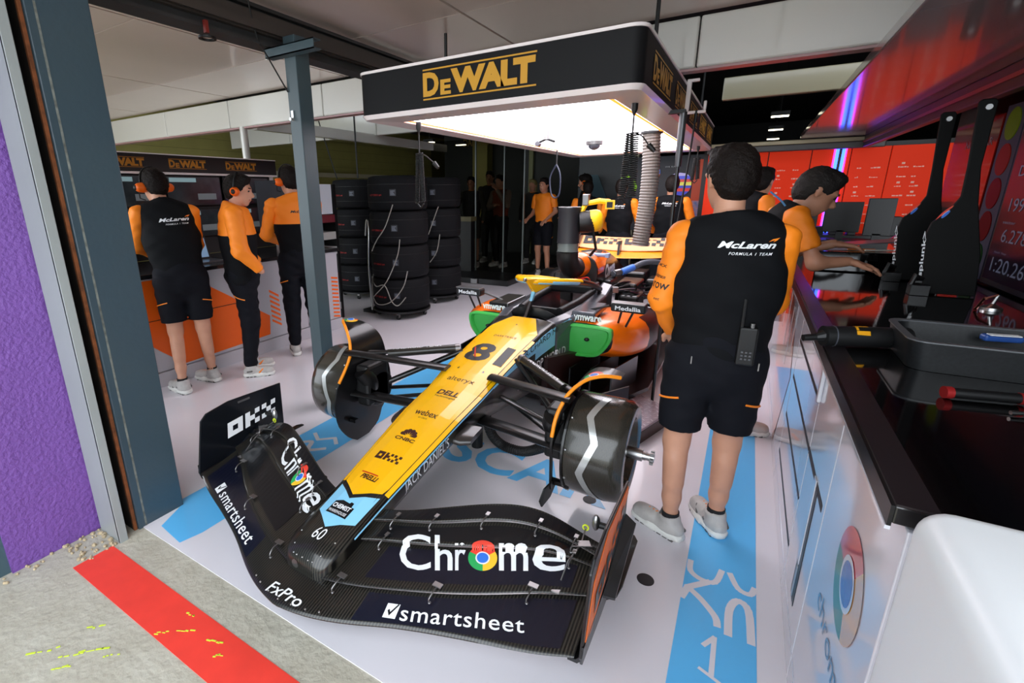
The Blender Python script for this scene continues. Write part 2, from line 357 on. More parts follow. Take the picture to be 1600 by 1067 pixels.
# ---- rear area: back wall graphics, glass partition, platform
DGRN = mat('dark_partition', (26, 34, 36), .4)
S('wall_rear', bx(-7.0, -1.95, 11.2, 11.3, 0, 3.3), mat('rear_wall_dark', (30, 34, 32), .6))
S('wall_rear.001', bx(-6.0, -5.6, 10.9, 11.19, .9, 2.9), OLIVE)
S('trim_43', bx(-4.6, -4.5, 11.1, 11.19, 0, 3.2), mat('olive_post', (120, 122, 84), .6))
S('wall_rear.002', bx(-2.75, -1.75, 9.0, 9.05, 0, 2.3), DGRN)
S('trim_44', flat([], 0) if 0 else prism([(0, 0), (.5, 0), (.1, .9), (-.25, .9)], (-2.5, 8.98, .9), (1, 0, 0), (0, 0, 1), .01), mat('teal_stripe', (38, 74, 84), .5))
S('trim_45', bx(-1.78, -1.72, 8.9, 9.0, 0, 2.3), mat('cream_post', (170, 165, 140), .6))
o = mk('wall_lettering', place(text2d('DARKTRACE', .02), (-6.25, 10.88, 2.62), (1.0, 0, 0), (0, 0, .17)), mat('dim_gold', (150, 120, 50), .5)); tag(o, 'dim gold DARKTRACE lettering on the rear wall', 'sign')
GLASS = bpy.data.materials.new('partition_glass'); GLASS.use_nodes = True
nt = GLASS.node_tree; nt.nodes.clear(); o_ = nt.nodes.new('ShaderNodeOutputMaterial'); mx = nt.nodes.new('ShaderNodeMixShader'); tr = nt.nodes.new('ShaderNodeBsdfTransparent'); gl = nt.nodes.new('ShaderNodeBsdfGlossy')
tr.inputs[0].default_value = (.62, .62, .6, 1); gl.inputs['Roughness'].default_value = .3; mx.inputs[0].default_value = 0
nt.links.new(tr.outputs[0], mx.inputs[1]); nt.links.new(gl.outputs[0], mx.inputs[2]); nt.links.new(mx.outputs[0], o_.inputs[0])
for i, (x0, x1) in enumerate(((-5.3, -4.35), (-4.33, -3.78), (-3.76, -3.4))):
    S('window_%d' % (i+1), bx(x0, x1, 8.0, 8.012, .1, 2.45), GLASS)
    S('trim_%d' % (50+i), bx(x1, x1+.02, 7.99, 8.02, .1, 2.45), mat('glass_edge', (90, 100, 96), .3))
S('trim_53', bx(-5.4, -3.3, 7.2, 10.8, 0, .1), mat('platform_black', (18, 18, 19), .35), bevel=.01)
o = mk('platform_corner', bx(-3.98, -3.86, 7.16, 7.2, .01, .09), ALU); tag(o, 'small metal corner plate on the dark viewing platform', 'plate')
t = thing('counter_table', 'narrow olive topped bar table in front of the guests', 'table', (-4.7, 7.9, .1))
mk('tabletop', bx(-4.98, -4.3, 7.75, 8.05+.1-.2, 1.02, 1.1), mat('olive_top', (92, 86, 56), .5), t); mk('table_base', bx(-4.95, -4.33, 7.8, 7.93, .1, 1.02), DARK, t)
# ceiling lights at the rear
LAMP = mat('lamp_glow', (255, 244, 215), .5, emit=6)
for i, (x, y) in enumerate(((-6.0, 9.0), (-5.75, 9.9), (-4.65, 9.0), (-4.5, 9.9), (.19, 9.2), (.2, 11.2), (.21, 13.2))):
    lt = thing('ceiling_light', ['rear oblong ceiling lamp farthest left', 'rear oblong ceiling lamp second from left', 'rear oblong ceiling lamp third from left', 'rear oblong ceiling lamp nearest the canopy', 'largest glowing lamp in the dark gap right of the canopy', 'middle glowing lamp in the dark gap right of the canopy', 'smallest glowing lamp in the dark gap right of the canopy'][i], 'ceiling lamp', (x, y, 2.55), 'rear ceiling lamps')
    mk('housing', bx(x-.12, x+.12, y-.05, y+.05, 2.57, 2.63), DARK, lt); mk('diffuser', bx(x-.11, x+.11, y-.045, y+.045, 2.555, 2.57), LAMP, lt); mk('rod', cyl((x, y, 2.62), (x, y, 3.3), .008, n=6), DARK, lt)

# ---- right rear orange graphics wall with light strip
OWALL = mat('orange_graphic_wall', (206, 46, 14), .6, spec=.2, emit=.32, noise=.08, nscale=1.2)
xs = [-.55, .1, .52, .88, 1.22, 1.6, 2.1, 2.6]
for i in range(len(xs)-1):
    S('wall_back' if i == 0 else 'wall_back.%03d' % i, bx(xs[i]+.006, xs[i+1]-.006, 7.2, 7.24, 0, 1.95), OWALL)
S('wall_back.010', bx(-.6, 2.7, 7.25, 7.3, 0, 2.0), DARK)
S('trim_60', bx(.72, .735, 7.18, 7.2, .9, 1.95), mat('led_magenta', (205, 50, 235), .5, emit=3))
S('trim_61', bx(.735, .765, 7.17, 7.2, .9, 1.95), mat('led_blue', (50, 90, 255), .5, emit=5)); S('trim_62', bx(.765, .79, 7.17, 7.2, .9, 1.95), DARK)
S('trim_63', bx(.79, .82, 7.17, 7.2, .9, 1.95), MC['led_blue']); S('trim_64', bx(.82, .835, 7.18, 7.2, .9, 1.95), MC['led_magenta'])
S('beam.020', bx(-.55, 1.12, 6.95, 7.05, 1.93, 2.0), mat('valance_grey', (58, 52, 50), .4), bevel=.01); S('beam.021', bx(-.55, 1.12, 6.95, 7.05, 2.0, 2.045), mat('valance_cream', (172, 158, 128), .4), bevel=.01)
random.seed(3)
words = ['PARTNER', 'GROUP', 'RACING', 'MOTOR', 'TEAM', 'SPORT', 'DIGITAL', 'GLOBAL']
# sponsor marks: small unreadable dashes
lg = []
for c, x in enumerate((-.42, -.22, .2, .36, .95, 1.07, 1.3, 1.42, 1.7, 1.85, 2.0)):
    for r in range(7):
        z = 1.72-r*.1
        wd = .03+.05*random.random(); x0 = x+.01*random.random()
        while x0 < x+wd:
            l = .008+.02*random.random(); lg.append(bx(x0, x0+l, 7.192, 7.199, z, z+.007+.009*random.random())); x0 += l+.006
        if random.random() < .35: lg.append(box((x+wd/2, 7.195, z+.045), (.026, .006, .02)))
mk('sponsor_marks', join(*lg), mat('soft_white', (225, 170, 150), .5, emit=.1), kind='stuff'); tag(bpy.data.objects['sponsor_marks'], 'rows of tiny white sponsor marks across the orange back wall', 'logos')

# driver display board with helmets (far centre)
t = thing('display_board', 'dark display board with pictures of two coloured racing helmets', 'board', (-1.2, 8.3, 0))
mk('panel', bx(-1.7, -.62, 8.3, 8.35, .9, 2.02), mat('board_navy', (24, 27, 38), .4, emit=.05), t)
mk('panel_orange', bx(-.80, -.45, 8.27, 8.3, .9, 1.95), mat('board_orange', (190, 64, 22), .4, emit=.2), t)
BN = MC['board_navy']
def helmet(x, z, s, cols, nm, lab):
    h_ = []
    g = t
    for i, (z0, z1, c) in enumerate(cols):
        pts = []
        for q in np.linspace(z0, z1, 5): r_ = .5*math.sqrt(max(0, 1-(2*q-1)**2))**.8; pts.append((.5+r_, q))
        for q in np.linspace(z1, z0, 5): r_ = .5*math.sqrt(max(0, 1-(2*q-1)**2))**.8; pts.append((.5-r_, q))
        mk(nm, place(poly2(pts), (x-s/2, 8.262, z-s/2), (s, 0, 0), (0, 0, s), off=.0), mat('hp_%d_%d_%d' % c, c, .4, emit=.4), t)
helmet(-.98, 1.6, .34, ((0, .2, (60, 70, 190)), (.2, .34, (210, 50, 40)), (.34, .45, (60, 70, 190)), (.45, .6, (225, 215, 90)), (.6, .72, (215, 70, 60)), (.72, .86, (80, 90, 220)), (.86, 1, (190, 180, 235))), 'helmet_picture', '')
helmet(-1.36, 1.78, .2, ((0, .4, (220, 110, 50)), (.4, .7, (70, 110, 190)), (.7, 1, (160, 190, 230))), 'helmet_picture', '')
lettering('lettering', 'WE RACE', (-1.2, 8.26, 1.85), (.2, 0, 0), (0, 0, .02), WHITE, t)
mk('crowd_picture', bx(-.78, -.47, 8.255, 8.262, 1.12, 1.36), mat('crowd_blue', (80, 120, 180), .5, emit=.2, col2=(220, 130, 70), nscale=22, noise=.5), t); mk('driver_picture', loft([[(x, y, z) for x, y in ((-.64, 8.255), (-.5, 8.255), (-.5, 8.262), (-.64, 8.262))] for z in (1.45, 1.8)]), mat('driver_pic', (235, 130, 50), .5, emit=.2, col2=(120, 40, 20), nscale=14, noise=.5), t)
mk('board_leg', bx(-1.68, -1.64, 8.31, 8.34, 0, .9), DARK, t); mk('board_leg', bx(-.68, -.64, 8.31, 8.34, 0, .9), DARK, t)
# dark cabinets and equipment silhouettes in front of the orange wall
t = thing('rear_equipment_bench', 'dark equipment bench in front of the orange wall at the back right', 'bench', (1.3, 6.85, 0))
mk('bench_body', bx(.1, 2.6, 6.7, 7.05, 0, 1.02), DARK, t)
random.seed(5)
for k in range(16):
    x = .15+.155*k; h = .08+.22*random.random(); mk('equipment_box', bx(x, x+.06+.09*random.random(), 6.75, 6.9, 1.02, 1.02+h), DARK, t, bevel=.006)
# ================================================================ THE CAR
XC = -1.2625
car = thing('racing_car', 'papaya and black open wheel racing car with wheels off and nose towards the door', 'race car', (XC, 2.2, 0))
def P(u, y, z): return (XC+u, y, z)
def part(n, vf, m, parent=car, **k): return mk(n, vf, m, parent, **k)
# ---- nose and tub
NS = [(.962, .18, .13, .045), (.968, .2, .118, .066), (.985, .218, .115, .08), (1.02, .235, .12, .09), (1.1, .257, .13, .098), (1.325, .306, .185, .103), (1.63, .381, .26, .124), (1.84, .433, .30, .138), (2.085, .474, .30, .145), (2.27, .523, .27, .158), (2.58, .581, .22, .168), (2.86, .625, .19, .18), (3.06, .655, .17, .20)]
NY = [s[0] for s in NS]
def nv(Y): return [float(np.interp(Y, NY, [s[k] for s in NS])) for k in (1, 2, 3)]
def sec(Y):
    zt, zb, wd = nv(Y); h = zt-zb; c = min(.012, h*.1); ch = min(.015, h*.16); b = wd+min(.028, wd*.3)
    R = [(0, zt+c), (wd*.5, zt+c*.85), (wd*.93, zt), (wd+.004, zt-.006), (b-.004, zt-ch), (b, zt-ch*1.8), (b, zt-h*.6), (b*.9, zb+h*.12), (b*.6, zb)]
    return [P(u, Y, z) for u, z in R]+[P(-u, Y, z) for u, z in R[:0:-1]]
YS = list(np.concatenate([[.962, .968, .976, .985, 1.0], np.linspace(1.02, 3.06, 42)]))
nosevf = loft([sec(y) for y in YS]); part('nose', nosevf, CARB, smooth=50)
TN = bvh(nosevf)
def side(Y, t, sgn=1, off=.002, i=3, j=4):
    s = sec(Y); a, b = V3(*s[i]), V3(*s[j]); p = a+(b-a)*t; p[0] = XC+sgn*(p[0]-XC+off); p[2] += off*.5; return p
def strip(name, t0, t1, y0, y1, m, sgn=1, off=.002, i=3, j=4, n=30):
    A = []; B = []
    for k in range(n+1):
        y = y0+(y1-y0)*k/n; f = k/n
        A.append(side(y, t0(f) if callable(t0) else t0, sgn, off, i, j)); B.append(side(y, t1(f) if callable(t1) else t1, sgn, off, i, j))
    return part(name, (np.array(A+B), [[k, k+1, n+2+k, n+1+k] for k in range(n)]), m)
def nosepoly(name, pts, m, off, n=(6, 22)):
    a = np.array(pts); V, F = cut(a, [list(range(len(pts)))], n)
    V, F = place((V, F), P(0, 0, .9), (1, 0, 0), (0, 1, 0), TN, (0, 0, -1), off); return part(name, (V, F), m)
wl = [(nv(y)[2], y) for y in np.linspace(1.36, 2.84, 16)]
edge = lambda s, e=0: [(s*(w+.002+e), y) for w, y in wl]
nosepoly('nose_outline', [(-.107, 1.31), (-.005, 1.245), (.107, 1.31)]+edge(1, .003)+[(.165, 2.92), (.10, 3.05), (-.10, 3.05), (-.175, 2.92)]+edge(-1, .003)[::-1], BLACKP, .0015)
nosepoly('yellow_panel', [(-.1, 1.325), (-.005, 1.262), (.1, 1.325)]+edge(1)+[(.15, 2.90), (.085, 3.05), (-.085, 3.05), (-.165, 2.9)]+edge(-1)[::-1], YEL, .0025)
nosepoly('pale_blue_panel', [(-.092, 1.155), (.004, 1.09), (.1, 1.155), (.105, 1.305), (-.005, 1.24), (-.105, 1.305)], LBLUE, .0022, (4, 6))
for s in (1, -1):
    strip('yellow_edge', 0, 1, 1.33, 2.75, YEL, s, .0015, 3, 4)
    strip('black_line', 0, .45, 1.16, 3.0, BLACKP, s, .002, 4, 5); strip('blue_line', .45, 1, 1.12, 3.0, LBLUE, s, .002, 4, 5)
    strip('blue_band', 0, lambda f: .05+.35*f, 2.2, 3.05, LBLUE, s, .002, 5, 6)
def ntext(s, y0, y1, u0, u1, m=BLACKP, bold=.012, shear=0, sp=1, n=(6, 2)):
    return lettering('lettering', s, P(u0, y0, .9), (u1-u0, 0, 0), (0, y1-y0, 0), m, car, TN, (0, 0, -1), .0035, n, bold, shear, sp)
DKR = mat('dark_maroon_print', (62, 22, 16), .5)
ntext('PIRELLI', 1.352, 1.378, -.045, .042, DKR, .03, .15, .9); ntext('_', 1.383, 1.389, -.06, .03, RED, .03)
part('lettering', place(checker_word(), P(-.065, 1.475, .9), (.13, 0, 0), (0, .045, 0), TN, (0, 0, -1), .0035, 3), DKR)
ntext('CNBC', 1.612, 1.634, -.055, .055, DKR, .03)
fe = []
for k, a in enumerate((160, 133, 105, 75, 47, 20)):
    c, s_ = math.cos(math.radians(a)), math.sin(math.radians(a)); pts = [(0+.012*c, 1.642+.012*s_)]
    for q in np.linspace(-90, 90, 7): qq = math.radians(a+q); pts.append((.038*c+.0115*math.cos(qq), 1.642+.042*s_+.0115*math.sin(qq)))
    fe.append(place((np.array(pts), [list(range(len(pts)))]), P(0, 0, .9), (1, 0, 0), (0, 1, 0), TN, (0, 0, -1), .0035))
part('feather_emblem', join(*fe), DKR)
ntext('webex', 1.80, 1.845, -.072, .06, DKR, .01); ntext('BY CISCO', 1.778, 1.787, -.03, .02, DKR)
ntext('DELL', 2.0, 2.045, -.065, .065, DKR, .035, .1); ntext('Technologies', 1.972, 1.99, -.065, .065, DKR)
ntext('alteryx', 2.13, 2.18, -.085, .085, DKR, .0); ntext('DARKTRACE', 2.7, 2.725, -.07, .09, DKR, .0, .1)
ntext('81', 2.36, 2.585, -.125, .145, BLACKP, .035, 0, 1.0, (6, 4))
part('sensor_stick', tube([P(-.045, 2.40, .53), P(-.05, 2.415, .60), P(-.05, 2.42, .62)], .005, 8), RED)
part('camera_hole', ell(P(0, 2.93, .643), (.018, .03, .006)), DARK)
# front badge and number on the bare tip
lettering('lettering', '60', P(-.02, 1.035, .9), (.05, 0, 0), (0, .05, 0), WHITE, car, TN, (0, 0, -1), .003, 2, 0, .1)
part('badge', place(pie(0, .5, 0, 360, n=20), P(-.05, .8, .16), (.034, 0, 0), (0, 0, .034), TN, (0, 1, 0), .002), ALU)
sc = []
for u, y in ((-.07, 1.0), (-.05, .975), (.0, .972), (.05, .975), (.07, 1.0), (-.085, 1.05), (.085, 1.06), (.03, .972), (-.03, .972)):
    h = TN.ray_cast(Vector(P(u, y, .5)), Vector((0, 0, -1)))
    if h[0]: sc.append(ell(h[0], (.0035, .0035, .0025), 8, 4))
part('rivets', join(*sc), STEEL, kind='stuff')
bb = [(0, .1), (1, .1), (1, .75), (.86, .75), (.84, .98), (.7, 1), (.66, .9), (.3, .95), (.02, .8)]
part('shop_label', place((np.array(bb), [list(range(len(bb)))]), P(-.052, 1.142, .9), (.104, 0, 0), (0, .085, 0), TN, (0, 0, -1), .003, 3), NAVY)
lettering('lettering', 'CHEMIST', P(-.046, 1.180, .9), (.09, 0, 0), (0, .022, 0), WHITE, car, TN, (0, 0, -1), .0045, 2, .03)
lettering('lettering', 'WAREHOUSE', P(-.046, 1.157, .9), (.09, 0, 0), (0, .014, 0), WHITE, car, TN, (0, 0, -1), .0045, 2, .01, 0, 1.15)
for s in (1, -1):
    ex = (0, s*.30, s*.0+.058*s); o = P(s*.3, 1.43 if s > 0 else 1.75, .25 if s > 0 else .31)
    lettering('lettering', "JACK DANIEL'S", o, (0, s*.33, s*.067), (0, 0, .066), WHITE, car, TN, (-s, 0, 0), .002, (6, 2), .0)
# winglet camera pods on the nose flanks
for s in (1, -1):
    S_ = []
    for u, y, z, c, th in ((.12, 1.87, .352, .15, .038), (.2, 1.87, .352, .15, .038), (.245, 1.89, .352, .13, .03)):
        S_.append([P(s*u, y+c*.5*math.copysign(abs(math.cos(a))**.55, math.cos(a)), z+.05*(c*.5*math.cos(a))/.1*.4+th*.5*math.copysign(abs(math.sin(a))**.6, math.sin(a))) for a in np.linspace(0, 2*PI, 24, endpoint=False)])
    part('camera_pod', loft(S_), mat('pod_carbon', (44, 40, 38), .3, coat=.4), smooth=35)
    part('pod_stem', tube([P(s*.11, 1.87, .36), P(s*.15, 1.87, .35)], .015), CARBK)
# ---- cockpit tub, sidepods, engine cover
def tubsec(Y, zt, wt, zb, wb, dz=.0):   # U shaped open cockpit
    O = [(-wt*.62, zt-.02), (-wt*.7, zt+.01), (-wt, zt-.01), (-wb, zt-.12), (-wb, (zt+zb)/2), (-wb*.9, zb), (wb*.9, zb), (wb, (zt+zb)/2), (wb, zt-.12), (wt, zt-.01), (wt*.7, zt+.01), (wt*.62, zt-.02), (wt*.56, zt-.28), (-wt*.56, zt-.28)]
    return [P(u, Y, z) for u, z in O]
tub = loft([tubsec(3.06, .655, .22, .15, .235), tubsec(3.3, .66, .285, .12, .27), tubsec(3.7, .655, .31, .1, .3), tubsec(4.1, .67, .31, .08, .3), tubsec(4.35, .72, .30, .08, .3)])
GREYG = mat('graphite_paint', (74, 76, 84), .28, coat=.4)
part('cockpit_tub', tub, [GREYG], bevel=.012)
part('headrest', loft([[P(s*u, y, z) for s, u, z in ((-1, .2, .66), (-1, .2, .74), (1, .2, .74), (1, .2, .66))] for y in (4.05, 4.3)]), CARBK, bevel=.02)
part('cockpit_padding', tube([P(-.19, 4.1, .68), P(-.185, 3.7, .67), P(-.15, 3.35, .66)], .03), DARK, smooth=50); part('cockpit_padding', tube([P(.19, 4.1, .68), P(.185, 3.7, .67), P(.15, 3.35, .66)], .03), DARK, smooth=50)
part('steering_wheel', join(box(P(0, 3.45, .6), (.26, .03, .12)), cyl(P(-.13, 3.45, .6), P(-.13, 3.42, .66), .02), cyl(P(.13, 3.45, .6), P(.13, 3.42, .66), .02)), DARK, bevel=.008)
part('windscreen', loft([[P(.2*math.sin(a), 3.16+.1*(1-math.cos(a)), z-.12*(1-math.cos(a))) for a in np.linspace(-1.2, 1.2, 9)]+[P(.195*math.sin(a), 3.17+.1*(1-math.cos(a)), z-.12*(1-math.cos(a))) for a in np.linspace(1.2, -1.2, 9)] for z in (.66, .72)]), CARBK, smooth=40)
def oval(Y, uc, zc, ru, rz, p=.75, n=20):
    return [P(uc+ru*math.copysign(abs(math.cos(a))**p, math.cos(a)), Y, zc+rz*math.copysign(abs(math.sin(a))**p, math.sin(a))) for a in np.linspace(0, 2*PI, n, endpoint=False)]
def lerpsec(rows, m=6):
    rows = [np.array(r) for r in rows]; return crv(rows, m)
POD = []
for s in (1, -1):
    rows = lerpsec([(3.30, .36, .50, .20, .115), (3.5, .42, .47, .27, .15), (3.9, .46, .42, .28, .18), (4.4, .45, .35, .27, .16), (5.0, .38, .28, .22, .12), (5.6, .25, .2, .12, .08)])
    vf = loft([oval(r[0], s*r[1], r[2], r[3], r[4]) for r in rows]); F = vf[1]; c = [np.mean([vf[0][i] for i in f], 0) for f in F]
    fm = [0 if (abs(q[0]-XC) > .44 and q[1] < 3.75 and q[2] > .3) or (q[1] < 4.7 and q[2] > .575-.1*max(0, q[1]-4) and abs(q[0]-XC) > .3) else 2 if q[1] > 3.6 else 1 for q in c]
    part('sidepod', vf, [ORG, CARBK, mat('maroon_and_shadow', (40, 16, 14), .4)], smooth=60, fm=fm)  # maroon slot is a shadow patch painted into the flank behind the orange
    rim = [(s*.17, .58), (s*.2, .60), (s*.38, .605), (s*.53, .60), (s*.56, .57), (s*.55, .50), (s*.5, .42), (s*.44, .385), (s*.3, .375), (s*.18, .385), (s*.165, .45)]
    R3 = crv([P(u, 3.25, z) for u, z in rim], 4, True); cc = np.mean(R3, 0)
    gv = loft([[p+V3(0, .05, 0) for p in R3], R3, [cc+(p-cc)*.9+V3(0, -.005, 0) for p in R3], [cc+(p-cc)*.82+V3(0, .02, 0) for p in R3], [cc+(p-cc)*.25+V3(0, .012, 0) for p in R3]])
    part('intake_cover', gv, GREEN, smooth=50, label='green blanking cover over the sidepod intake'); part('cover_hole', ell((cc[0]+s*.03, 3.252, cc[2]+.01), (.018, .02, .013)), DARK)
part('engine_cover', loft([oval(r[0], 0, r[2], r[1], r[3], .85, 24) for r in lerpsec([(4.28, .17, .80, .17), (4.6, .17, .78, .20), (5.0, .15, .72, .22), (5.5, .10, .60, .22), (6.0, .05, .50, .16)])]), [CARBK], smooth=60)
TE = bvh(loft([oval(r[0], 0, r[2], r[1], r[3], .85, 24) for r in lerpsec([(4.28, .17, .80, .17), (4.6, .17, .78, .20), (5.0, .15, .72, .22), (5.5, .10, .60, .22), (6.0, .05, .50, .16)])]))
pp = [(4.3, .87), (4.3, 1.0), (5.1, 1.0), (5.0, .93), (4.62, .88), (4.5, .80), (4.3, .8)]
for s in (1, -1): part('orange_panel', place((np.array(pp), [list(range(len(pp)))]), P(s*.5, 0, 0), (0, 1, 0), (0, 0, 1), TE, (-s, 0, 0), .003, 8), ORG)
lettering('lettering', 'Chrome', P(.5, 4.56, .72), (0, .5, 0), (0, 0, .13), WHITE, car, TE, (-1, 0, 0), .004, 4, .04)
part('roll_hoop_intake', turn(P(0, 4.2, .875), (0, 1, 0), [(0, .085), (.03, .105), (.12, .115), (.16, .11)]), ORG, smooth=50)
for s in (1, -1):
    part('camera_bar', join(cyl(P(s*.08, 4.45, .955), P(s*.2, 4.45, .955), .018), box(P(s*.21, 4.45, .955), (.03, .07, .035))), mat('camera_blue', (150, 175, 215), .4), smooth=40)
# halo
halo = [P(-.235, 4.15, .70), P(-.255, 3.8, .80), P(-.23, 3.5, .865), P(-.14, 3.26, .90), P(0, 3.14, .915), P(.14, 3.26, .90), P(.23, 3.5, .865), P(.255, 3.8, .80), P(.235, 4.15, .70)]
hp = crv(halo, 6); hv = tube(hp, .024, 12); hf = []
for f in hv[1]:
    c = np.mean([hv[0][i] for i in f], 0); hf.append(0 if c[1] < 3.55 and c[2] > .90-.18*max(0, c[1]-3.3) else 1 if c[1] < 3.5 else 2)
part('halo', hv, [YEL, LBLUE, CARBK], smooth=60, fm=hf)
def hull(pts):
    bm = bmesh.new(); [bm.verts.new(p) for p in pts]; r = bmesh.ops.convex_hull(bm, input=bm.verts[:]); bm.verts.index_update()
    vs = [v for v in bm.verts if v.link_faces]; ix = {v: k for k, v in enumerate(vs)}; out = (np.array([v.co[:] for v in vs]), [[ix[v] for v in f.verts] for f in bm.faces]); bm.free(); return out
part('halo_crown', hull([P(-.012, 3.055, .938), P(.012, 3.055, .938), P(0, 3.06, .925), P(-.012, 3.21, .815), P(.012, 3.21, .815), P(-.15, 3.33, .918), P(.15, 3.33, .918), P(-.14, 3.36, .885), P(.14, 3.36, .885), P(0, 3.27, .935)]), YEL, bevel=.004)
part('crown_sensor', ell(P(0, 3.04, .936), (.014, .02, .014)), ALU, smooth=60)
part('halo_pillar', loft([[P(-.012, 3.02, .63), P(.012, 3.02, .63), P(.012, 3.09, .63), P(-.012, 3.09, .63)], [P(-.010, 3.15, .765), P(.010, 3.15, .765), P(.010, 3.19, .765), P(-.010, 3.19, .765)], [P(-.014, 3.2, .83), P(.014, 3.2, .83), P(.014, 3.24, .84), P(-.014, 3.24, .84)]]), [CARBK, LBLUE], bevel=.004, fm=[0]*4+[1]*4+[0, 1])
# mirrors
for s in (1, -1):
    m_ = part('mirror', box(P(s*.63, 3.4, .735), (.23, .09, .06)), DARK, bevel=.012); part('mirror_cap', box(P(s*.63, 3.39, .768), (.22, .085, .008)), ALU, m_, bevel=.003)
    part('mirror_stay', join(cyl(P(s*.58, 3.42, .71), P(s*.55, 3.45, .58), .008), cyl(P(s*.66, 3.42, .71), P(s*.6, 3.45, .56), .008), cyl(P(s*.5, 3.4, .735), P(s*.3, 3.45, .66), .008)), CARBK)
    lettering('lettering', 'Medallia', P(s*.63-.085, 3.354, .72), (.17, 0, 0), (0, 0, .03), WHITE, m_, bold=.02)
part('side_panel', box(P(.335, 3.5, .665), (.17, .36, .045)), GREYG, bevel=.012); part('side_panel', box(P(-.335, 3.5, .665), (.17, .36, .045)), CARBY, bevel=.012)
TT = bvh(tub)
def sidetext(s, u, ya, za, yb, zb, h, m=WHITE, bold=.01, shear=0, tree=TT, right=True):
    d = (-1 if u > 0 else 1); return lettering('lettering', s, P(u, ya, za), (0, yb-ya, zb-za), (0, 0, h), m, car, tree, (d, 0, 0), .004, (8, 1), bold, shear)
strip('blue_band', 0, .5, 2.75, 3.05, LBLUE, 1, .003, 5, 6)
part('blue_band', place((np.array([(3.0, .545), (3.0, .62), (3.3, .655), (3.42, .66), (3.38, .61), (3.2, .565)]), [list(range(6))]), P(.6, 0, 0), (0, 1, 0), (0, 0, 1), TT, (-1, 0, 0), .002, 4), LBLUE)
TT2 = bvh(tub, nosevf)
sidetext('RICHARD MILLE', .6, 2.60, .535, 3.22, .60, .04, BLACKP, .0, 0, TT2); sidetext('DP WORLD', .6, 2.78, .40, 3.2, .40, .06, WHITE, .01, 0, TT2); sidetext('Gopuff', .6, 2.5, .33, 2.8, .36, .06, ALU, 0, .2, TT2)
lettering('lettering', 'vmware', P(.27, 3.315, .624), (.2, 0, 0), (0, 0, .04), WHITE, car, bold=.03); lettering('lettering', 'vmware', P(-.47, 3.315, .624), (.2, 0, 0), (0, 0, .04), WHITE, car, bold=.03)
# floor
fl = [(-.3, 3.05), (-.62, 3.2), (-.78, 3.6), (-.80, 5.2), (-.5, 5.5), (-.35, 6.0), (.35, 6.0), (.5, 5.5), (.8, 5.2), (.78, 3.6), (.62, 3.2), (.3, 3.05)]
part('floor_plank', prism([(a, b) for a, b in fl], (XC, 0, .085), (1, 0, 0), (0, 1, 0), .03), mat('floor_plank_black', (26, 16, 16), .35, coat=.3))
for s in (1, -1):
    for k in range(3): part('floor_fence', loft([[P(s*(.33+.13*k), 3.08+.05*k, z) for z in (.1, .34)]+[P(s*(.34+.13*k), 3.08+.05*k, z) for z in (.34, .1)], [P(s*(.38+.14*k), 3.7, z) for z in (.1, .3)]+[P(s*(.39+.14*k), 3.7, z) for z in (.3, .1)]]), CARBK)
    part('tub_undercut', loft([[P(s*.2, 2.9, .1), P(s*.24, 2.9, .1), P(s*.24, 2.9, .45), P(s*.2, 2.9, .45)], [P(s*.25, 3.6, .1), P(s*.4, 3.6, .1), P(s*.4, 3.6, .35), P(s*.25, 3.6, .35)]]), mat('maroon_and_shadow', (40, 16, 14), .4))
# duct, elbow and blower on the airbox
part('cooling_elbow', tube(crv([P(-.01, 4.27, .875), P(-.01, 4.12, .87), P(-.02, 4.02, .94), P(-.02, 4.0, 1.03)], 6), .09, 20), DARK, smooth=60)
part('clear_collar', cyl(P(-.02, 4.0, 1.03), P(-.02, 4.0, 1.10), .087, n=24), mat('clear_plastic', (110, 120, 118), .15, alpha=.75), smooth=50)
bl = thing('cooling_blower', 'black cooling cylinder with yellow battery blower standing over the airbox', 'blower', P(-.02, 4.0, 1.1))
mk('cylinder', turn(P(-.02, 4.0, 1.1), (0, 0, 1), [(0, .094), (.02, .09), (.26, .09), (.275, .094), (.29, .094)], 28), mat('filter_black', (24, 25, 30), .55), bl, smooth=40)
mk('rim', ring(P(-.02, 4.0, 1.388), P(-.02, 4.0, 1.395), .093, .06), ALU, bl)
DY = mat('tool_yellow', (250, 200, 20), .4)
mk('motor_housing', turn(P(.06, 4.02, 1.27), (1, .35, .08), [(0, .085), (.06, .09), (.12, .085), (.14, .06)], 24), DARK, bl, smooth=50)
mk('shell', turn(P(.14, 4.05, 1.28), (1, .35, .08), [(0, .088), (.05, .09), (.08, .08), (.1, .05)], 24), DY, bl, smooth=50)
mk('grip', join(tube([P(.06, 4.03, 1.33), P(.1, 4.05, 1.42), P(.2, 4.08, 1.44), P(.28, 4.1, 1.43)], .022), box(P(.28, 4.1, 1.41), (.07, .06, .07), .3)), DY, bl, smooth=40)
mk('battery', box(P(.1, 4.04, 1.45), (.05, .05, .09)), ALU, bl, bevel=.006); mk('battery_face', box(P(.285, 4.068, 1.41), (.045, .006, .045), .3), DARK, bl)
mk('bracket', tube([P(.17, 4.06, 1.2), P(.19, 4.1, 1.05), P(.12, 4.2, .98)], .012), DARK, bl)
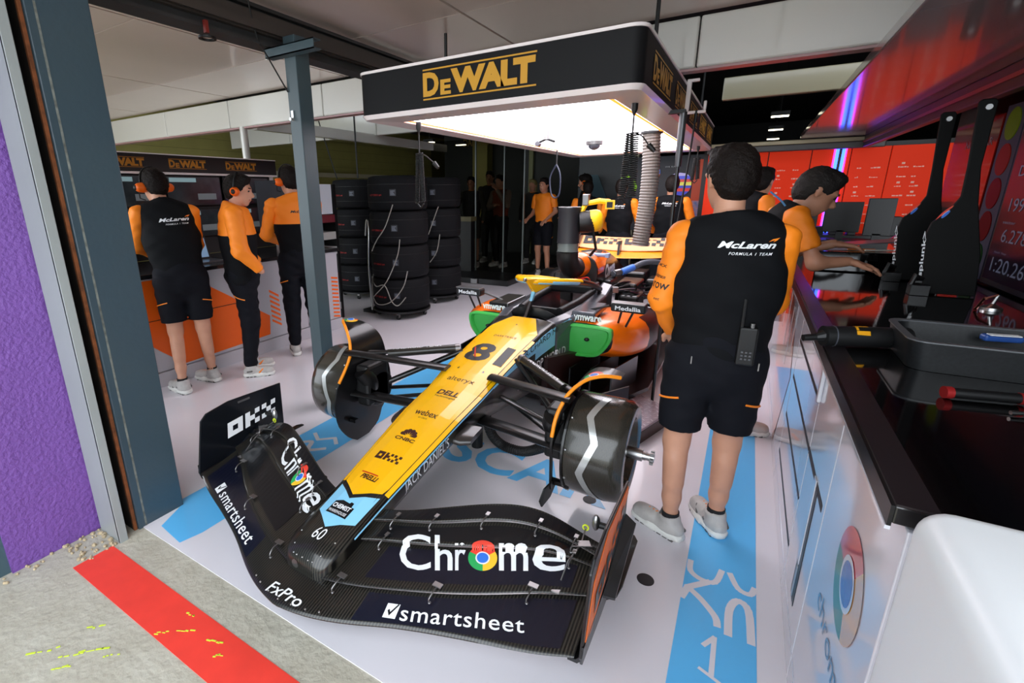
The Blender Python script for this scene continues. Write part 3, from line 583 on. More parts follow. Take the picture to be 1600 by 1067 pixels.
# rear wing
def foil(A, B, th=.02, n=9, bulge=.0):
    """closed section from leading point A to trailing point B"""
    A, B = V3(*A), V3(*B); d = B-A; up = V3(0, -d[2], d[1]); up /= np.linalg.norm(up); T = []; Bt = []
    for k in range(n+1):
        t = .5-.5*math.cos(PI*k/n); p = A+d*t-up*bulge*math.sin(PI*t); h = th*(1.6*math.sqrt(t)*(1-t)+.06)
        T.append(p+up*h*.5); Bt.append(p-up*h*.5)
    return T+Bt[::-1]
WY = mat('wing_yellow', (235, 150, 14), .35, coat=.3)
for nm, (ya, za, yb, zb), m in (('rear_wing_plane', (5.72, .80, 6.0, .86), WY), ('rear_wing_flap', (5.93, .86, 6.1, .985), mat('wing_peach', (236, 150, 84), .4, coat=.3))):
    rows = [(-.5, 0), (-.35, -.015), (0, -.03), (.35, -.015), (.5, 0)]
    vf = loft([foil(P(r[0], ya, za+r[1]), P(r[0], yb, zb+r[1]*.4), .03, 8, .02) for r in crv(rows, 4)]); part(nm, vf, m, smooth=50)
    if nm == 'rear_wing_flap': TF = bvh(vf)
    else: TP = bvh(vf)
for a in (-.47, .02): part('lettering', place(checker_word(), P(a, 5.3, .895), (.44, 0, 0), (0, 0, .085), TF, (0, 1, .0), .004, 4), BLACKP)
for s in (1, -1):
    part('rear_endplate', prism([(5.7, .35), (6.12, .35), (6.18, .8), (6.16, 1.0), (6.0, 1.02), (5.75, .93), (5.66, .7)], (XC+s*.505, 0, 0), (0, 1, 0), (0, 0, 1), .012), CARBK, bevel=.004)
part('wing_pylon', loft([[P(-.012, 5.75, .45), P(.012, 5.75, .45), P(.012, 5.85, .45), P(-.012, 5.85, .45)], [P(-.012, 5.85, .95), P(.012, 5.85, .95), P(.012, 5.95, .95), P(-.012, 5.95, .95)]]), CARBK)
part('beam_wing', loft([foil(P(u, 5.85, .42), P(u, 6.05, .5), .02) for u in (-.45, .45)]), CARBK, smooth=50)
# rear corners and suspension clutter
for s in (1, -1):
    d_ = part('rear_brake_drum', turn(P(s*.60, 5.7, .36), (s, 0, 0), [(0, .1), (0, .235), (.03, .245), (.22, .245), (.26, .22), (.26, .1), (.2, .05)], 32), CARBK, smooth=40)
    part('rear_axle', cyl(P(s*.5, 5.7, .36), P(s*.95, 5.7, .36), .03), STEEL, d_)
    for a, b in (((.12, 5.2, .5), (.62, 5.65, .5)), ((.12, 5.9, .48), (.62, 5.75, .5)), ((.12, 5.3, .25), (.62, 5.65, .25)), ((.12, 5.9, .25), (.62, 5.75, .22)), ((.1, 5.6, .36), (.6, 5.7, .36)), ((.12, 5.1, .3), (.6, 5.6, .47))):
        part('rear_wishbone', tube([P(s*a[0], *a[1:]), P(s*b[0], *b[1:])], .016, 10), CARBK, smooth=60)
    part('rear_duct', box(P(s*.5, 5.4, .55), (.16, .3, .16)), CARBK, bevel=.03)
part('coolant_pipe', tube(crv([P(.2, 4.75, .74), P(.3, 4.9, .76), P(.42, 5.1, .82), P(.55, 5.3, .80), P(.6, 5.5, .7)], 5), .028, 10), mat('pipe_grey', (88, 92, 100), .4), smooth=60)
part('pipe_sleeve', tube([P(.26, 4.83, .75), P(.34, 4.97, .785)], .034, 12), mat('sleeve_blue', (70, 120, 210), .5), smooth=50); part('pipe_collar', tube([P(.21, 4.76, .742), P(.25, 4.82, .75)], .036, 12), ALU, smooth=50)
for i, (u, y, z, sx, sy, sz) in enumerate(((.32, 5.0, .55, .2, .4, .2), (.4, 4.7, .5, .18, .3, .16), (.18, 4.7, .66, .1, .3, .1), (-.3, 5.0, .5, .2, .4, .2), (.3, 5.5, .6, .2, .3, .16))):
    part('radiator_box', box(P(u, y, z), (sx, sy, sz)), CARBK, bevel=.02)
for k in range(5): part('hose', tube(crv([P(.2+.05*k, 4.55, .62), P(.3+.05*k, 4.8, .66-.03*k), P(.4+.04*k, 5.1, .6-.04*k), P(.5+.03*k, 5.4, .55)], 4), .012, 8), [CARBK, DARK, ALU, DARK, CARBK][k], smooth=60)
part('small_label', box(P(.335, 4.28, .68), (.05, .06, .05), .4), ALU, bevel=.004)
for k in range(4): part('loom', tube(crv([P(-.02+.03*k, 4.15, .78), P(.05+.03*k, 4.1, .74+.02*k), P(.12, 4.2+.03*k, .72), P(.1, 4.35, .76)], 5), .006, 6), mat('wire_red', (235, 60, 40), .5))
# ---- front suspension and drums
def blade(a, b, ch=.05, th=.016, n=12):
    a, b = V3(*a), V3(*b); return loft([[p+V3(0, ch*.5*math.cos(t), th*.5*math.sin(t)) for t in np.linspace(0, 2*PI, n, endpoint=False)] for p in (a, b)])
for s in (1, -1):
    for nm, a, b, c_, t_ in (('upper_wishbone', (.14, 2.24, .525), (.68, 1.98, .61), .085, .03), ('upper_wishbone', (.165, 2.6, .52), (.68, 2.14, .565), .06, .022), ('lower_wishbone', (.12, 2.12, .32), (.68, 2.0, .35), .10, .034), ('lower_wishbone', (.15, 2.5, .28), (.68, 2.16, .24), .06, .022), ('steering_arm', (.14, 2.3, .40), (.68, 2.2, .30), .05, .02)):
        part(nm, blade(P(s*a[0], *a[1:]), P(s*b[0], *b[1:]), c_, t_), CARBK, smooth=60)
    pr_ = part('push_rod', tube([P(s*.185, 2.5, .55), P(s*.62, 2.16, .34)], .018, 14), CARBK, smooth=60)
    dt_ = tube([P(s*.22, 2.50, .562), P(s*.57, 2.22, .55)], .026, 18); part('damper_tube', dt_, CARBY, smooth=60); lettering('lettering', 'ANDROID TEAM', P(s*.28 if s > 0 else s*.54, 2.44 if s > 0 else 2.235, .75), (.24, -.19*s, 0), (.012*s, .022, 0), WHITE, car, bvh(dt_), (0, 0, -1), .002, (6, 2), .02); part('tube_cap', tube([P(s*.212, 2.506, .562), P(s*.235, 2.488, .561)], .029, 18), ALU, smooth=50)
    dr = part('brake_drum', turn(P(s*.68, 2.12, .345), (s, 0, 0), [(0, .09), (0, .225), (.006, .238), (.03, .242), (.2, .243), (.235, .236), (.258, .215), (.262, .19), (.25, .165), (.21, .15), (.19, .05)], 48), [carbon('drum_carbon', (34, 32, 28), (66, 62, 54), 70, .22)], smooth=35)
    dv = turn(P(s*.68, 2.12, .345), (s, 0, 0), [(0, .225), (.006, .238), (.03, .242), (.2, .243), (.235, .236), (.258, .215)], 48); TD = bvh(dv)
    part('axle', join(cyl(P(s*.86, 2.12, .345), P(s*.985, 2.12, .345), .028), cyl(P(s*.985, 2.12, .345), P(s*1.0, 2.12, .345), .02)), STEEL, dr, smooth=40)
    part('wheel_nut_pegs', join(cyl(P(s*.995, 2.12, .345), P(s*1.035, 2.12, .345), .018), *[box(P(s*1.025, 2.12+.026*math.cos(a), .345+.026*math.sin(a)), (.016, .012, .012)) for a in np.linspace(0, 2*PI, 6, endpoint=False)]), STEEL, dr)
    part('hub', turn(P(s*.85, 2.12, .345), (s, 0, 0), [(0, .1), (.03, .09), (.04, .05)], 24), DARK, dr, smooth=40)
    part('inner_flange', ring(P(s*.675, 2.12, .345), P(s*.685, 2.12, .345), .246, .2, 40), CARBK, dr)
    # silver chevron tape round the drum
    A = []; 
    for k, a in enumerate(np.linspace(2, 172, 60)):
        u = float(np.interp(a, [0, 35, 62, 98, 150, 175], [.80, .755, .80, .745, .83, .87]))-.68; t = math.radians(a)
        for du in (0, .032): A.append(P(s*(.68+u+du), 2.12-.2455*math.sin(t)*1.0, .345+.2455*math.cos(t)))
    A = np.array(A); part('silver_tape', (A, [[2*k, 2*k+1, 2*k+3, 2*k+2] for k in range(59)]), mat('silver_tape', (200, 202, 200), .25, .6), dr)
    part('rivets', join(*[ell(P(s*.695, 2.12-.243*math.sin(t), .345+.243*math.cos(t)), (.006,)*3, 8, 4) for t in np.radians([75, 110, 140, 40])]), STEEL, dr, kind='stuff')
    # wake fin
    rows = [(.03, .66, 1.99, 2.10), (.08, .66, 1.92, 2.2), (.18, .66, 1.85, 2.25), (.3, .66, 1.83, 2.28), (.42, .66, 1.855, 2.3), (.5, .66, 1.92, 2.31), (.58, .665, 1.985, 2.3), (.65, .68, 2.01, 2.28), (.70, .71, 2.03, 2.25), (.735, .755, 2.06, 2.22), (.75, .81, 2.1, 2.2), (.752, .84, 2.13, 2.19)]
    if s > 0: rows = [(.17, .622, 1.905, 1.922), (.3, .622, 1.895, 1.915), (.40, .622, 1.888, 1.915), (.47, .625, 1.898, 2.05), (.53, .63, 1.915, 2.22), (.58, .64, 1.95, 2.26), (.63, .66, 1.99, 2.26), (.665, .69, 2.03, 2.25), (.69, .73, 2.07, 2.24), (.70, .79, 2.11, 2.23), (.69, .85, 2.15, 2.22)]
    rr = crv(rows, 3); S_ = [[P(s*(r[1]+o), y, r[0]) for o, y in ((0, r[2]), (0, (r[2]+r[3])/2), (0, r[3]), (.01, r[3]), (.01, (r[2]+r[3])/2), (.01, r[2]))] for r in rr]
    fn = part('wake_fin', loft(S_), CARBK, smooth=50)
    ed = [P(s*(r[1]+.004), r[2], r[0]) for r in rr if r[0] > .44]; part('orange_edge', tube(ed, .009, 8), ORG if 0 else mat('edge_orange', (255, 150, 20), .4), fn, smooth=60)
    TFN = bvh(loft(S_)); wheel_logo(fn, P(s*.70, 2.06, 1.0) if s > 0 else P(-.86, 2.12, 1.0), (.085, 0, 0), (0, .1, 0), TFN, (0, 0, -1), .003, 3)
    lf = [(1.86, .20), (1.9, .10), (1.95, .055), (2.02, .08), (2.05, .14), (2.0, .19), (1.93, .22)]
    if s > 0: part('lower_vane', loft([[P(.60, 1.83, .14), P(.605, 1.85, .10), P(.62, 1.92, .12), P(.63, 1.96, .17), P(.625, 1.93, .205), P(.61, 1.86, .195)], [P(.608, 1.83, .14), P(.613, 1.85, .10), P(.628, 1.92, .12), P(.638, 1.96, .17), P(.633, 1.93, .205), P(.618, 1.86, .195)]]), CARBK, bevel=.003)
    part('vane_bracket', box(P(s*.66, 1.95, .19), (.09, .03, .02)), CARBK)
    part('caliper', join(box(P(s*.6, 2.1, .40), (.1, .2, .26)), cyl(P(s*.55, 2.12, .36), P(s*.66, 2.12, .36), .12)), DARK, bevel=.02)
    part('brake_duct', tube(crv([P(s*.6, 2.0, .5), P(s*.58, 2.05, .42), P(s*.62, 2.1, .34)], 5), [.05]*11, 12), CARBK, smooth=60)
# ribbed black hose below the right suspension
pth = crv([P(.13, 2.2, .33), P(.148, 2.25, .17), P(.2, 2.3, .085), P(.317, 2.3, .08), P(.42, 2.28, .135), P(.53, 2.22, .235)], 18)
part('ribbed_hose', tube(pth, [.026+.0035*(i % 2) for i in range(len(pth))], 14), RUB)
part('car_stand', join(cyl(P(-.15, 3.2, 0), P(-.15, 3.2, .1), .03), cyl(P(.15, 3.2, 0), P(.15, 3.2, .1), .03), box(P(0, 3.2, .05), (.4, .05, .05)), cyl(P(-.15, 5.6, 0), P(-.15, 5.6, .3), .03), cyl(P(.15, 5.6, 0), P(.15, 5.6, .3), .03), cyl(P(0, 2.35, 0), P(0, 2.35, .28), .035)), DARK)

# ---- FRONT WING
uL = [0, .1, .2, .3, .39, .6, .8, .9, .96, 1.0]; yL = [.83, .842, .875, .915, .965, 1.04, 1.10, 1.13, 1.155, 1.19]
B = {0: ((0, .1, .2, .3, .39, .6, .8, .92, .97), (.83, .842, .875, .915, .965, 1.04, 1.10, 1.14, 1.17), (.115, .112, .11, .11, .112, .115, .12, .122, .125)),
     1: ((0, .1, .22, .33, .5, .655, .8, .97), (.95, .97, .998, 1.042, 1.115, 1.188, 1.287, 1.37), (.15, .152, .16, .165, .17, .18, .18, .18)),
     2: ((.09, .142, .215, .342, .466, .642, .752, .835, .97), (1.14, 1.16, 1.189, 1.232, 1.279, 1.349, 1.40, 1.43, 1.46), (.20, .21, .215, .22, .23, .25, .255, .25, .22)),
     3: ((.09, .167, .305, .43, .572, .681, .754, .852, .97), (1.22, 1.251, 1.288, 1.339, 1.415, 1.455, 1.473, 1.49, 1.5), (.235, .25, .265, .28, .3, .305, .3, .27, .23)),
     4: ((.09, .221, .395, .551, .669, .766, .833, .869, .97), (1.29, 1.322, 1.397, 1.459, 1.513, 1.535, 1.545, 1.545, 1.56), (.255, .27, .31, .345, .35, .33, .30, .28, .245))}
def bd(k, u): t = B[k]; u = abs(u); return float(np.interp(u, t[0], t[1])), float(np.interp(u, t[0], t[2]))
# smooth the boundary curves
for k in list(B):
    us = np.linspace(B[k][0][0], B[k][0][-1], 40); Y = np.array([bd(k, u) for u in us])
    for _ in range(14): Y[1:-1] = .25*Y[:-2]+.5*Y[1:-1]+.25*Y[2:]
    B[k] = (us, Y[:, 0], Y[:, 1])
def element(k, u0, u1, s=1, n=40):
    S_ = []
    for u in np.linspace(u0, u1, n):
        ya, za = bd(k, u); yb, zb = bd(k+1, u)
        if k > 0: za += .010
        S_.append(foil(P(s*u, ya, za), P(s*u, yb+(.012 if k < 3 else 0), zb-(.006 if k < 3 else 0)), .022 if k else .03, 10, .008 if k else .006))
    return loft(S_)
main = element(0, -.975, .975, 1, 80); part('main_plane', main, CARB, smooth=50)
TM = bvh(main); EL = {}
for s in (1, -1):
    for k in (1, 2, 3):
        vf = element(k, .09 if k > 1 else .06, .975, s); EL[(s, k)] = vf
        part('flap', vf, CARB, smooth=50)
def wingpoly(name, pts, m, tree, off=.0015, n=(16, 4), s=1):
    a = np.array(pts); V, F = cut(a, [list(range(len(pts)))], n)
    return part(name, place((V, F), P(0, 0, .8), (s, 0, 0), (0, 1, 0), tree, (0, 0, -1), off), m)
def between(k, t0, t1, u0, u1, n=26, sk=0):
    A = []; Bq = []
    for i, u in enumerate(np.linspace(u0, u1, n)):
        ya = bd(k, u)[0]; yb = bd(k+1, u)[0]; A.append((u, ya+(yb-ya)*t0)); Bq.append((u, ya+(yb-ya)*t1))
    a = np.array(A+Bq); return a, [[i, i+1, n+i+1, n+i] for i in range(n-1)]
TWN = {}
for s in (1, -1):
    tr = {k: bvh(EL[(s, k)]) for k in (1, 2, 3)}; TWN[s] = bvh(EL[(s, 1)], EL[(s, 2)], EL[(s, 3)], main)
    for k, t0, t1, u0, u1, m in ((0, .1, .97, .28, .93, NAVYM), (1, .18, .96, .24, .9, NAVYM if s > 0 else NAVY), (2, .15, .95, .18, .86, NAVY), (3, .12, .9, .16, .86, NAVY)):
        V, F = between(k, t0, t1, u0, u1)
        part('painted_panel', place((V, F), P(0, 0, .8), (s, 0, 0), (0, 1, 0), TM if k == 0 else tr[k], (0, 0, -1), .0012), m)
def wtext(s, o, ex, ey, m=WHITE, bold=.03, tree=None, n=(26, 12), off=.004, shear=0, sp=1):
    return lettering('lettering', s, P(o[0], o[1], .8), (ex[0], ex[1], 0), (ey[0], ey[1], 0), m, car, tree, (0, 0, -1), off, n, bold, shear, sp)
# the big word runs over two flaps: lower and upper guide lines in plan (offset, depth)
GR = ([(0.3384, 1.1235), (0.5214, 1.2125), (0.6985, 1.3007), (0.868, 1.397)], [(0.2566, 1.2342), (0.4609, 1.3145), (0.6545, 1.3945), (0.839, 1.486)])
GL = ([(-0.5736, 1.3448), (-0.4367, 1.2786), (-0.3112, 1.2175), (-0.193, 1.1586)], [(-0.6056, 1.4665), (-0.4291, 1.3845), (-0.2787, 1.3169), (-0.1415, 1.2544)])
def warp(vf, x0, x1, y0, y1, G_, tree, off, name, m, n=(20, 12)):
    V, F = cut(vf[0], vf[1], n); x = (x0+(x1-x0)*V[:, 0])*3; y = y0+(y1-y0)*V[:, 1]
    lo = np.array(G_[0]); hi = np.array(G_[1]); k = np.arange(4)
    p = [np.interp(x, k, lo[:, c])*(1-y)+np.interp(x, k, hi[:, c])*y for c in (0, 1)]
    Q = place((np.stack(p, 1), F), P(0, 0, .8), (1, 0, 0), (0, 1, 0), tree, (0, 0, -1), off)
    return Q if name is None else part(name, Q, m)
for G_, tr in ((GR, TWN[1]), (GL, TWN[-1])):
    for ch, x0, x1, h in (('C', 0, .19, 1.0), ('h', .215, .30, 1.0), ('r', .335, .40, .76), ('m', .60, .775, .76), ('e', .80, 1.0, .76)):
        warp(text2d(ch, .012), x0*1.0, x1+(.02 if ch == 'h' else 0), 0, h, G_, tr, .004, 'lettering', WHITE, (18, 30))
    for q, (a0, a1, m) in enumerate(((30, 150, CRED), (150, 270, CGRN), (270, 390, CYEL))): warp(pie(.2, .5, a0, a1), .415, .59, -.02, .84, G_, tr, .004, 'logo_segment', m, 12)
    warp(pie(0, .25, 0, 360, n=22), .415, .59, -.02, .84, G_, tr, .0046, 'logo_ring', WHITE, 12); warp(pie(0, .2, 0, 360, n=22), .415, .59, -.02, .84, G_, tr, .0054, 'logo_centre', CBLU, 12)
wtext('smartsheet', (.43, .997), (.385, .16), (-.018, .044), tree=TM, bold=.006, sp=1.08)
wtext('smartsheet', (-.735, 1.105), (.40, -.145), (.013, .046), tree=TM, bold=.006, sp=1.08)
chk = [(0, 0), (1, 0), (1, 1), (0, 1)]
for o, ex, ey in (((.372, .978), (.042, .016), (-.008, .045)), ((-.80, 1.128), (.045, -.016), (.01, .048))):
    part('check_mark_logo', place(poly2(chk), P(*o, .8), (ex[0], ex[1], 0), (ey[0], ey[1], 0), TM, (0, 0, -1), .003, 2), WHITE)
    part('check_mark', place(poly2([(.2, .5), (.32, .6), (.45, .4), (.85, 1.0), (.95, .95), (.45, .15)]), P(*o, .8), (ex[0], ex[1], 0), (ey[0], ey[1], 0), TM, (0, 0, -1), .0045, 2), NAVY)
wtext('FxPro', (-.075, .852), (.165, .005), (.0, .042), tree=TM, bold=.01, shear=.2, n=(6, 3))
part('rivets', join(*[ell(P(u, y, z), (.0035,)*3, 8, 4) for u, y, z in [((u), float(np.interp(abs(u), uL, yL))+dy, .128) for u in (-.16, -.12, -.06, .0, .06, .12, .17) for dy in (.018, .085)]]), STEEL, kind='stuff')
# nose pylons blending into the plane
for s in (1, -1): part('wing_root', loft([[P(s*.05, .98, .13), P(s*.10, .98, .13), P(s*.10, .98, .2), P(s*.05, .98, .22)], [P(s*.06, 1.3, .16), P(s*.12, 1.3, .16), P(s*.12, 1.3, .24), P(s*.06, 1.3, .27)]]), CARB, bevel=.015)
# slot brackets
def clip(s, u, k):
    y0, z0 = bd(k, u); y0 -= .004; z0 += .014
    pth = crv([P(s*(u-.003), y0-.030, z0-.020), P(s*(u-.004), y0-.032, z0-.004), P(s*u, y0-.012, z0+.010), P(s*u, y0+.014, z0+.012)], 4)
    part('slot_bracket', join(tube(pth, .0026, 6), box(P(s*u, y0+.02, z0+.010+.004), (.034 if k == 1 else .014, .02, .004)), ell(P(s*(u-.003), y0-.030, z0-.020), (.006, .006, .003), 8, 4)), ALU)
for s in (1, -1):
    for u, k in ((.17, 1), (.50, 1), (.79, 1), (.22, 2), (.88, 2), (.22, 3), (.37, 3), (.55, 3), (.74, 3), (.87, 3)): clip(s, u, k)
    part('bracket_pad', box(P(s*.86, 1.33, .195), (.03, .035, .004)), ALU, bevel=.004)
    # end plates
    rows = [(1.19, .13, .93, .30), (1.21, .14, .975, .43)]
    out = [(1.18, .10), (1.165, .14), (1.19, .28), (1.215, .41), (1.25, .44), (1.38, .46), (1.72, .445), (1.715, .2), (1.70, .09), (1.4, .09)]
    ep = part('end_plate', prism(out, (XC+s*.995, 0, 0), (0, 1, 0), (0, 0, 1), .01), CARBK if s > 0 else NAVY, bevel=.003)
    # curl between plane and plate
    S_ = []
    for y, f in zip(np.linspace(1.17, 1.66, 14), np.linspace(0, 1, 14)):
        zb = .12+.04*f; S_.append([P(s*(.955-.0*f), y, zb), P(s*.98, y, zb+.003), P(s*.992, y, zb+.02), P(s*.996, y, zb+.06), P(s*1.003, y, zb+.06), P(s*1.0, y, zb+.01), P(s*.985, y, zb-.01), P(s*.955, y, zb-.012)])
    part('tip_curl', loft(S_), CARBK, smooth=60)
    part('foot_plate', prism([(1.0, 1.47), (1.03, 1.50), (1.038, 1.56), (1.038, 1.84), (1.02, 1.87), (1.0, 1.87)], (XC, 0, .10), (s, 0, 0), (0, 1, 0), .008), CARBY, bevel=.003)
    part('dive_plane', loft([[P(s*1.0, 1.40, .18), P(s*1.035, 1.44, .15), P(s*1.035, 1.44, .14), P(s*1.0, 1.40, .17)], [P(s*1.0, 1.72, .30), P(s*1.04, 1.72, .27), P(s*1.04, 1.72, .26), P(s*1.0, 1.72, .29)]]), CARBY)
    tb = part('tip_tube', cyl(P(s*.93, 1.60, .30), P(s*.99, 1.60, .30), .012, n=14), DARK, smooth=40)
    part('tip_sensor', ell(P(s*.915, 1.6, .305), (.016, .014, .034), 14, 8), STEEL, tb, smooth=60); part('yellow_tie', ring(P(s*.885, 1.57, .29), P(s*.885, 1.575, .29), .013, .008, 14), mat('lime_tie', (215, 230, 50), .5), tb)
    part('tip_bracket', join(box(P(s*.90, 1.50, .275), (.045, .03, .004), s*.5), cyl(P(s*.87, 1.46, .28), P(s*.93, 1.50, .275), .0025, n=6), tube([P(s*.885, 1.57, .285), P(s*.89, 1.5, .27), P(s*.87, 1.42, .25), P(s*.865, 1.36, .21)], .003, 6)), ALU)
oo = (XC-.987, 1.345, .255)
part('lettering', place(checker_word(), oo, (0, .315, .03), (0, .01, .085), off=.0), WHITE)
part('hand_slot', box((XC-.989, 1.47, .432), (.004, .075, .012)), ALU, bevel=.005)
orp = [(1.22, .28), (1.25, .36), (1.40, .44), (1.70, .435), (1.71, .40), (1.6, .33), (1.45, .25), (1.25, .17), (1.19, .18)]
part('orange_panel', prism(orp, (XC+1.0015, 0, 0), (0, 1, 0), (0, 0, 1), .002), mat('panel_orange', (255, 120, 36), .45))
part('lettering', place(checker_word(), (XC+1.005, 1.27, .22), (0, .36, .10), (0, -.0, .08), off=.0), NAVY)
# ================================================================ CANOPY
cx0, cx1, cy0, cy1 = -2.225, -.505, 2.53, 6.95
can = thing('canopy', 'large black framed light canopy with yellow lettering hanging over the car', 'light canopy', (-1.365, 4.6, 2.0))
def rrect(x0, x1, y0, y1, r, z, n=6):
    P_ = []
    for cx, cy, a in ((x1-r, y0+r, -90), (x1-r, y1-r, 0), (x0+r, y1-r, 90), (x0+r, y0+r, 180)):
        for q in np.linspace(a, a+90, n): P_.append([cx+r*math.cos(math.radians(q)), cy+r*math.sin(math.radians(q)), z])
    return P_
CW = mat('canopy_white', (242, 232, 230), .25, coat=.3)
mk('fascia', loft([rrect(cx0, cx1, cy0, cy1, .07, z) for z in (2.0, 2.235)], False), mat('canopy_black', (16, 16, 18), .6, spec=.25), can, smooth=40)
mk('top_rim', loft([rrect(cx0-.006, cx1+.006, cy0-.006, cy1+.006, .075, 2.235), rrect(cx0-.006, cx1+.006, cy0-.006, cy1+.006, .075, 2.25), rrect(cx0+.1, cx1-.1, cy0+.1, cy1-.1, .05, 2.252)]), CW, can, smooth=40)
px0, px1, py0, py1 = -2.04, -.74, 2.86, 6.75
a_, b_, c_ = rrect(cx0-.006, cx1+.006, cy0-.006, cy1+.006, .075, 2.0), rrect(cx0+.01, cx1-.01, cy0+.01, cy1-.01, .07, 1.975), rrect(px0-.05, px1+.05, py0-.05, py1+.05, .02, 1.985)
mk('lower_rim', loft([a_, b_, c_, rrect(px0-.05, px1+.05, py0-.05, py1+.05, .02, 2.01)], False), CW, can, smooth=40)
mk('amber_strip', loft([rrect(px0-.035, px1+.035, py0-.035, py1+.035, .02, 1.992), rrect(px0-.012, px1+.012, py0-.012, py1+.012, .02, 1.992)], False), mat('amber_led', (255, 150, 50), .5, emit=1.6), can)
mk('strip_backing', loft([rrect(px0-.05, px1+.05, py0-.05, py1+.05, .02, 2.005), rrect(px0-.012, px1+.012, py0-.012, py1+.012, .02, 2.005)], False), CW, can)
mk('light_panel', loft([rrect(px0-.012, px1+.012, py0-.012, py1+.012, .02, 1.998), rrect(px0, px1, py0, py1, .02, 2.004)]), mat('panel_glow', (250, 246, 255), .5, emit=PANEL_E), can)
def dewalt(o, ex, ey, parent, off=.002, m=DWY):
    o, ex, ey = V3(*o), V3(*ex), V3(*ey)
    for a, b in ((0, .05), (.95, 1)): mk('bar', place(poly2([(0, a), (1, a), (1, b), (0, b)]), o, ex, ey, off=off), m, parent)
    h = .78
    lettering('lettering', 'D', o+ey*.11, ex*.155, ey*h, m, parent, off=off, bold=.045); lettering('lettering', 'E', o+ex*.17+ey*.11, ex*.10, ey*h*.62, m, parent, off=off, bold=.045)
    lettering('lettering', 'WALT', o+ex*.27+ey*.11, ex*.72, ey*h, m, parent, off=off, bold=.06, space=.92)
dewalt((-1.72, 2.53, 2.042), (.70, 0, 0), (0, 0, .163), can, .004)
for k in range(5): dewalt((-.505, 2.78+.82*k, 2.035), (0, .62, 0), (0, 0, .15), can, .004)
mk('fixings', join(box((-.9, 2.56, 1.975), (.03, .01, .003)), box((-1.8, 2.58, 1.975), (.12, .01, .003))), ALU, can, kind='stuff')
for i, (x, y) in enumerate(((-2.1, 3.4), (-.62, 3.4), (-2.1, 6.4), (-.62, 6.4))): mk('hanger', cyl((x, y, 2.24), (x, y, 3.29), .012, n=8), DARK, can)
t = thing('camera_bracket', 'small grey camera bracket under the glowing canopy panel', 'camera', (-1.5, 3.98, 1.99))
mk('stem', cyl((-1.5, 3.98, 2.0), (-1.5, 3.98, 1.93), .02), ALU, t); mk('arm', tube([(-1.57, 3.98, 1.91), (-1.5, 3.98, 1.935), (-1.43, 3.98, 1.91)], .01), DARK, t); mk('lens', cyl((-1.57, 3.95, 1.9), (-1.57, 4.0, 1.9), .02), GREYG, t)
t = thing('dome_camera', 'round domed ceiling camera under the glowing canopy panel', 'camera', (-1.42, 5.1, 1.99))
mk('base', cyl((-1.42, 5.1, 2.0), (-1.42, 5.1, 1.965), .085, .08), ALU, t, smooth=40); mk('dome', ell((-1.42, 5.1, 1.96), (.06, .06, .045)), GREYG, t, smooth=50)
def coil(a, b, r, turns, wire=.004, n=10):
    a, b = V3(*a), V3(*b); d = b-a; u, v = frame(d); N = turns*n
    return tube([a+d*k/N+r*(math.cos(2*PI*k/n)*u+math.sin(2*PI*k/n)*v) for k in range(N+1)], wire, 5)
def hang_coil(name, label, x, y, z0, z1, z2, r, turns, tail=None):
    t = thing(name, label, 'coiled cable', (x, y, 1.975)); 
    mk('plug', turn((x, y, 1.99), (0, 0, -1), [(0, .018), (.04, .018), (.07, .006)], 12), DARK, t, smooth=40); mk('lead', tube([(x, y, z0), (x, y, z1)], .005, 6), RUB, t)
    mk('coil', coil((x-.012, y, z1), (x-.03, y, z2), r, turns), RUB, t); mk('coil', coil((x+.012, y, z1), (x+.025, y, z2+.01), r, turns), RUB, t)
    mk('loop', tube([(x-.03, y, z2), (x, y, z2-.03), (x+.025, y, z2)], .006, 6), RUB, t)
    if tail: mk('tail', tube(crv([(x, y, z1), (x+.05, y, z1-.02)]+[tail], 4), .004, 6), RUB, t); mk('connector', cyl(tail, V3(*tail)+V3(.035, 0, -.035), .016, .011, 10), DARK, t, smooth=40)
    return t
hang_coil('coiled_cable', 'black coiled cable hanging by the near left corner of the canopy', -2.02, 2.9, 1.93, 1.79, 1.45, .014, 34, (-1.9, 2.9, 1.72))
hang_coil('coiled_cable', 'thick black coiled cable hanging under the near right of the canopy', -.62, 2.98, 1.95, 1.83, 1.47, .02, 30, (-.53, 2.98, 1.76))
hang_coil('coiled_cable', 'slim dark coiled cable hanging farthest back, just left of the near man', -.58, 6.2, 1.95, 1.86, 1.62, .02, 22)
t = thing('hanging_loop', 'dark cable loop hanging at the far left of the canopy', 'cable loop', (-1.98, 5.6, 1.975))
mk('lead', tube([(-1.98, 5.6, 1.98), (-1.98, 5.6, 1.82)], .008, 6), RUB, t); mk('loop', tube(crv([(-1.98, 5.6, 1.82), (-2.05, 5.6, 1.68), (-2.03, 5.6, 1.5), (-1.98, 5.6, 1.45), (-1.93, 5.6, 1.5), (-1.93, 5.6, 1.7), (-1.98, 5.6, 1.82)], 5), .009, 6), mat('loop_blue', (40, 48, 66), .5), t)
t = thing('flexible_duct', 'grey ribbed extraction duct hanging behind the rear wing', 'duct', (-.8, 4.45, 1.0))
pth = [( -.8+.02*math.sin(k*.05), 4.6, 1.98-.0125*k) for k in range(76)]
mk('ribbed_tube', tube(pth, [.068+.007*(k % 2) for k in range(76)], 20), mat('duct_grey', (120, 114, 108), .5), t); mk('collar', cyl((-.8, 4.6, 1.98), (-.8, 4.6, 2.0), .09), DARK, t)
t = thing('support_pole', 'tall thin black pole with thick grey upper handle beside the near man', 'pole', (-.432, 3.485, 0))
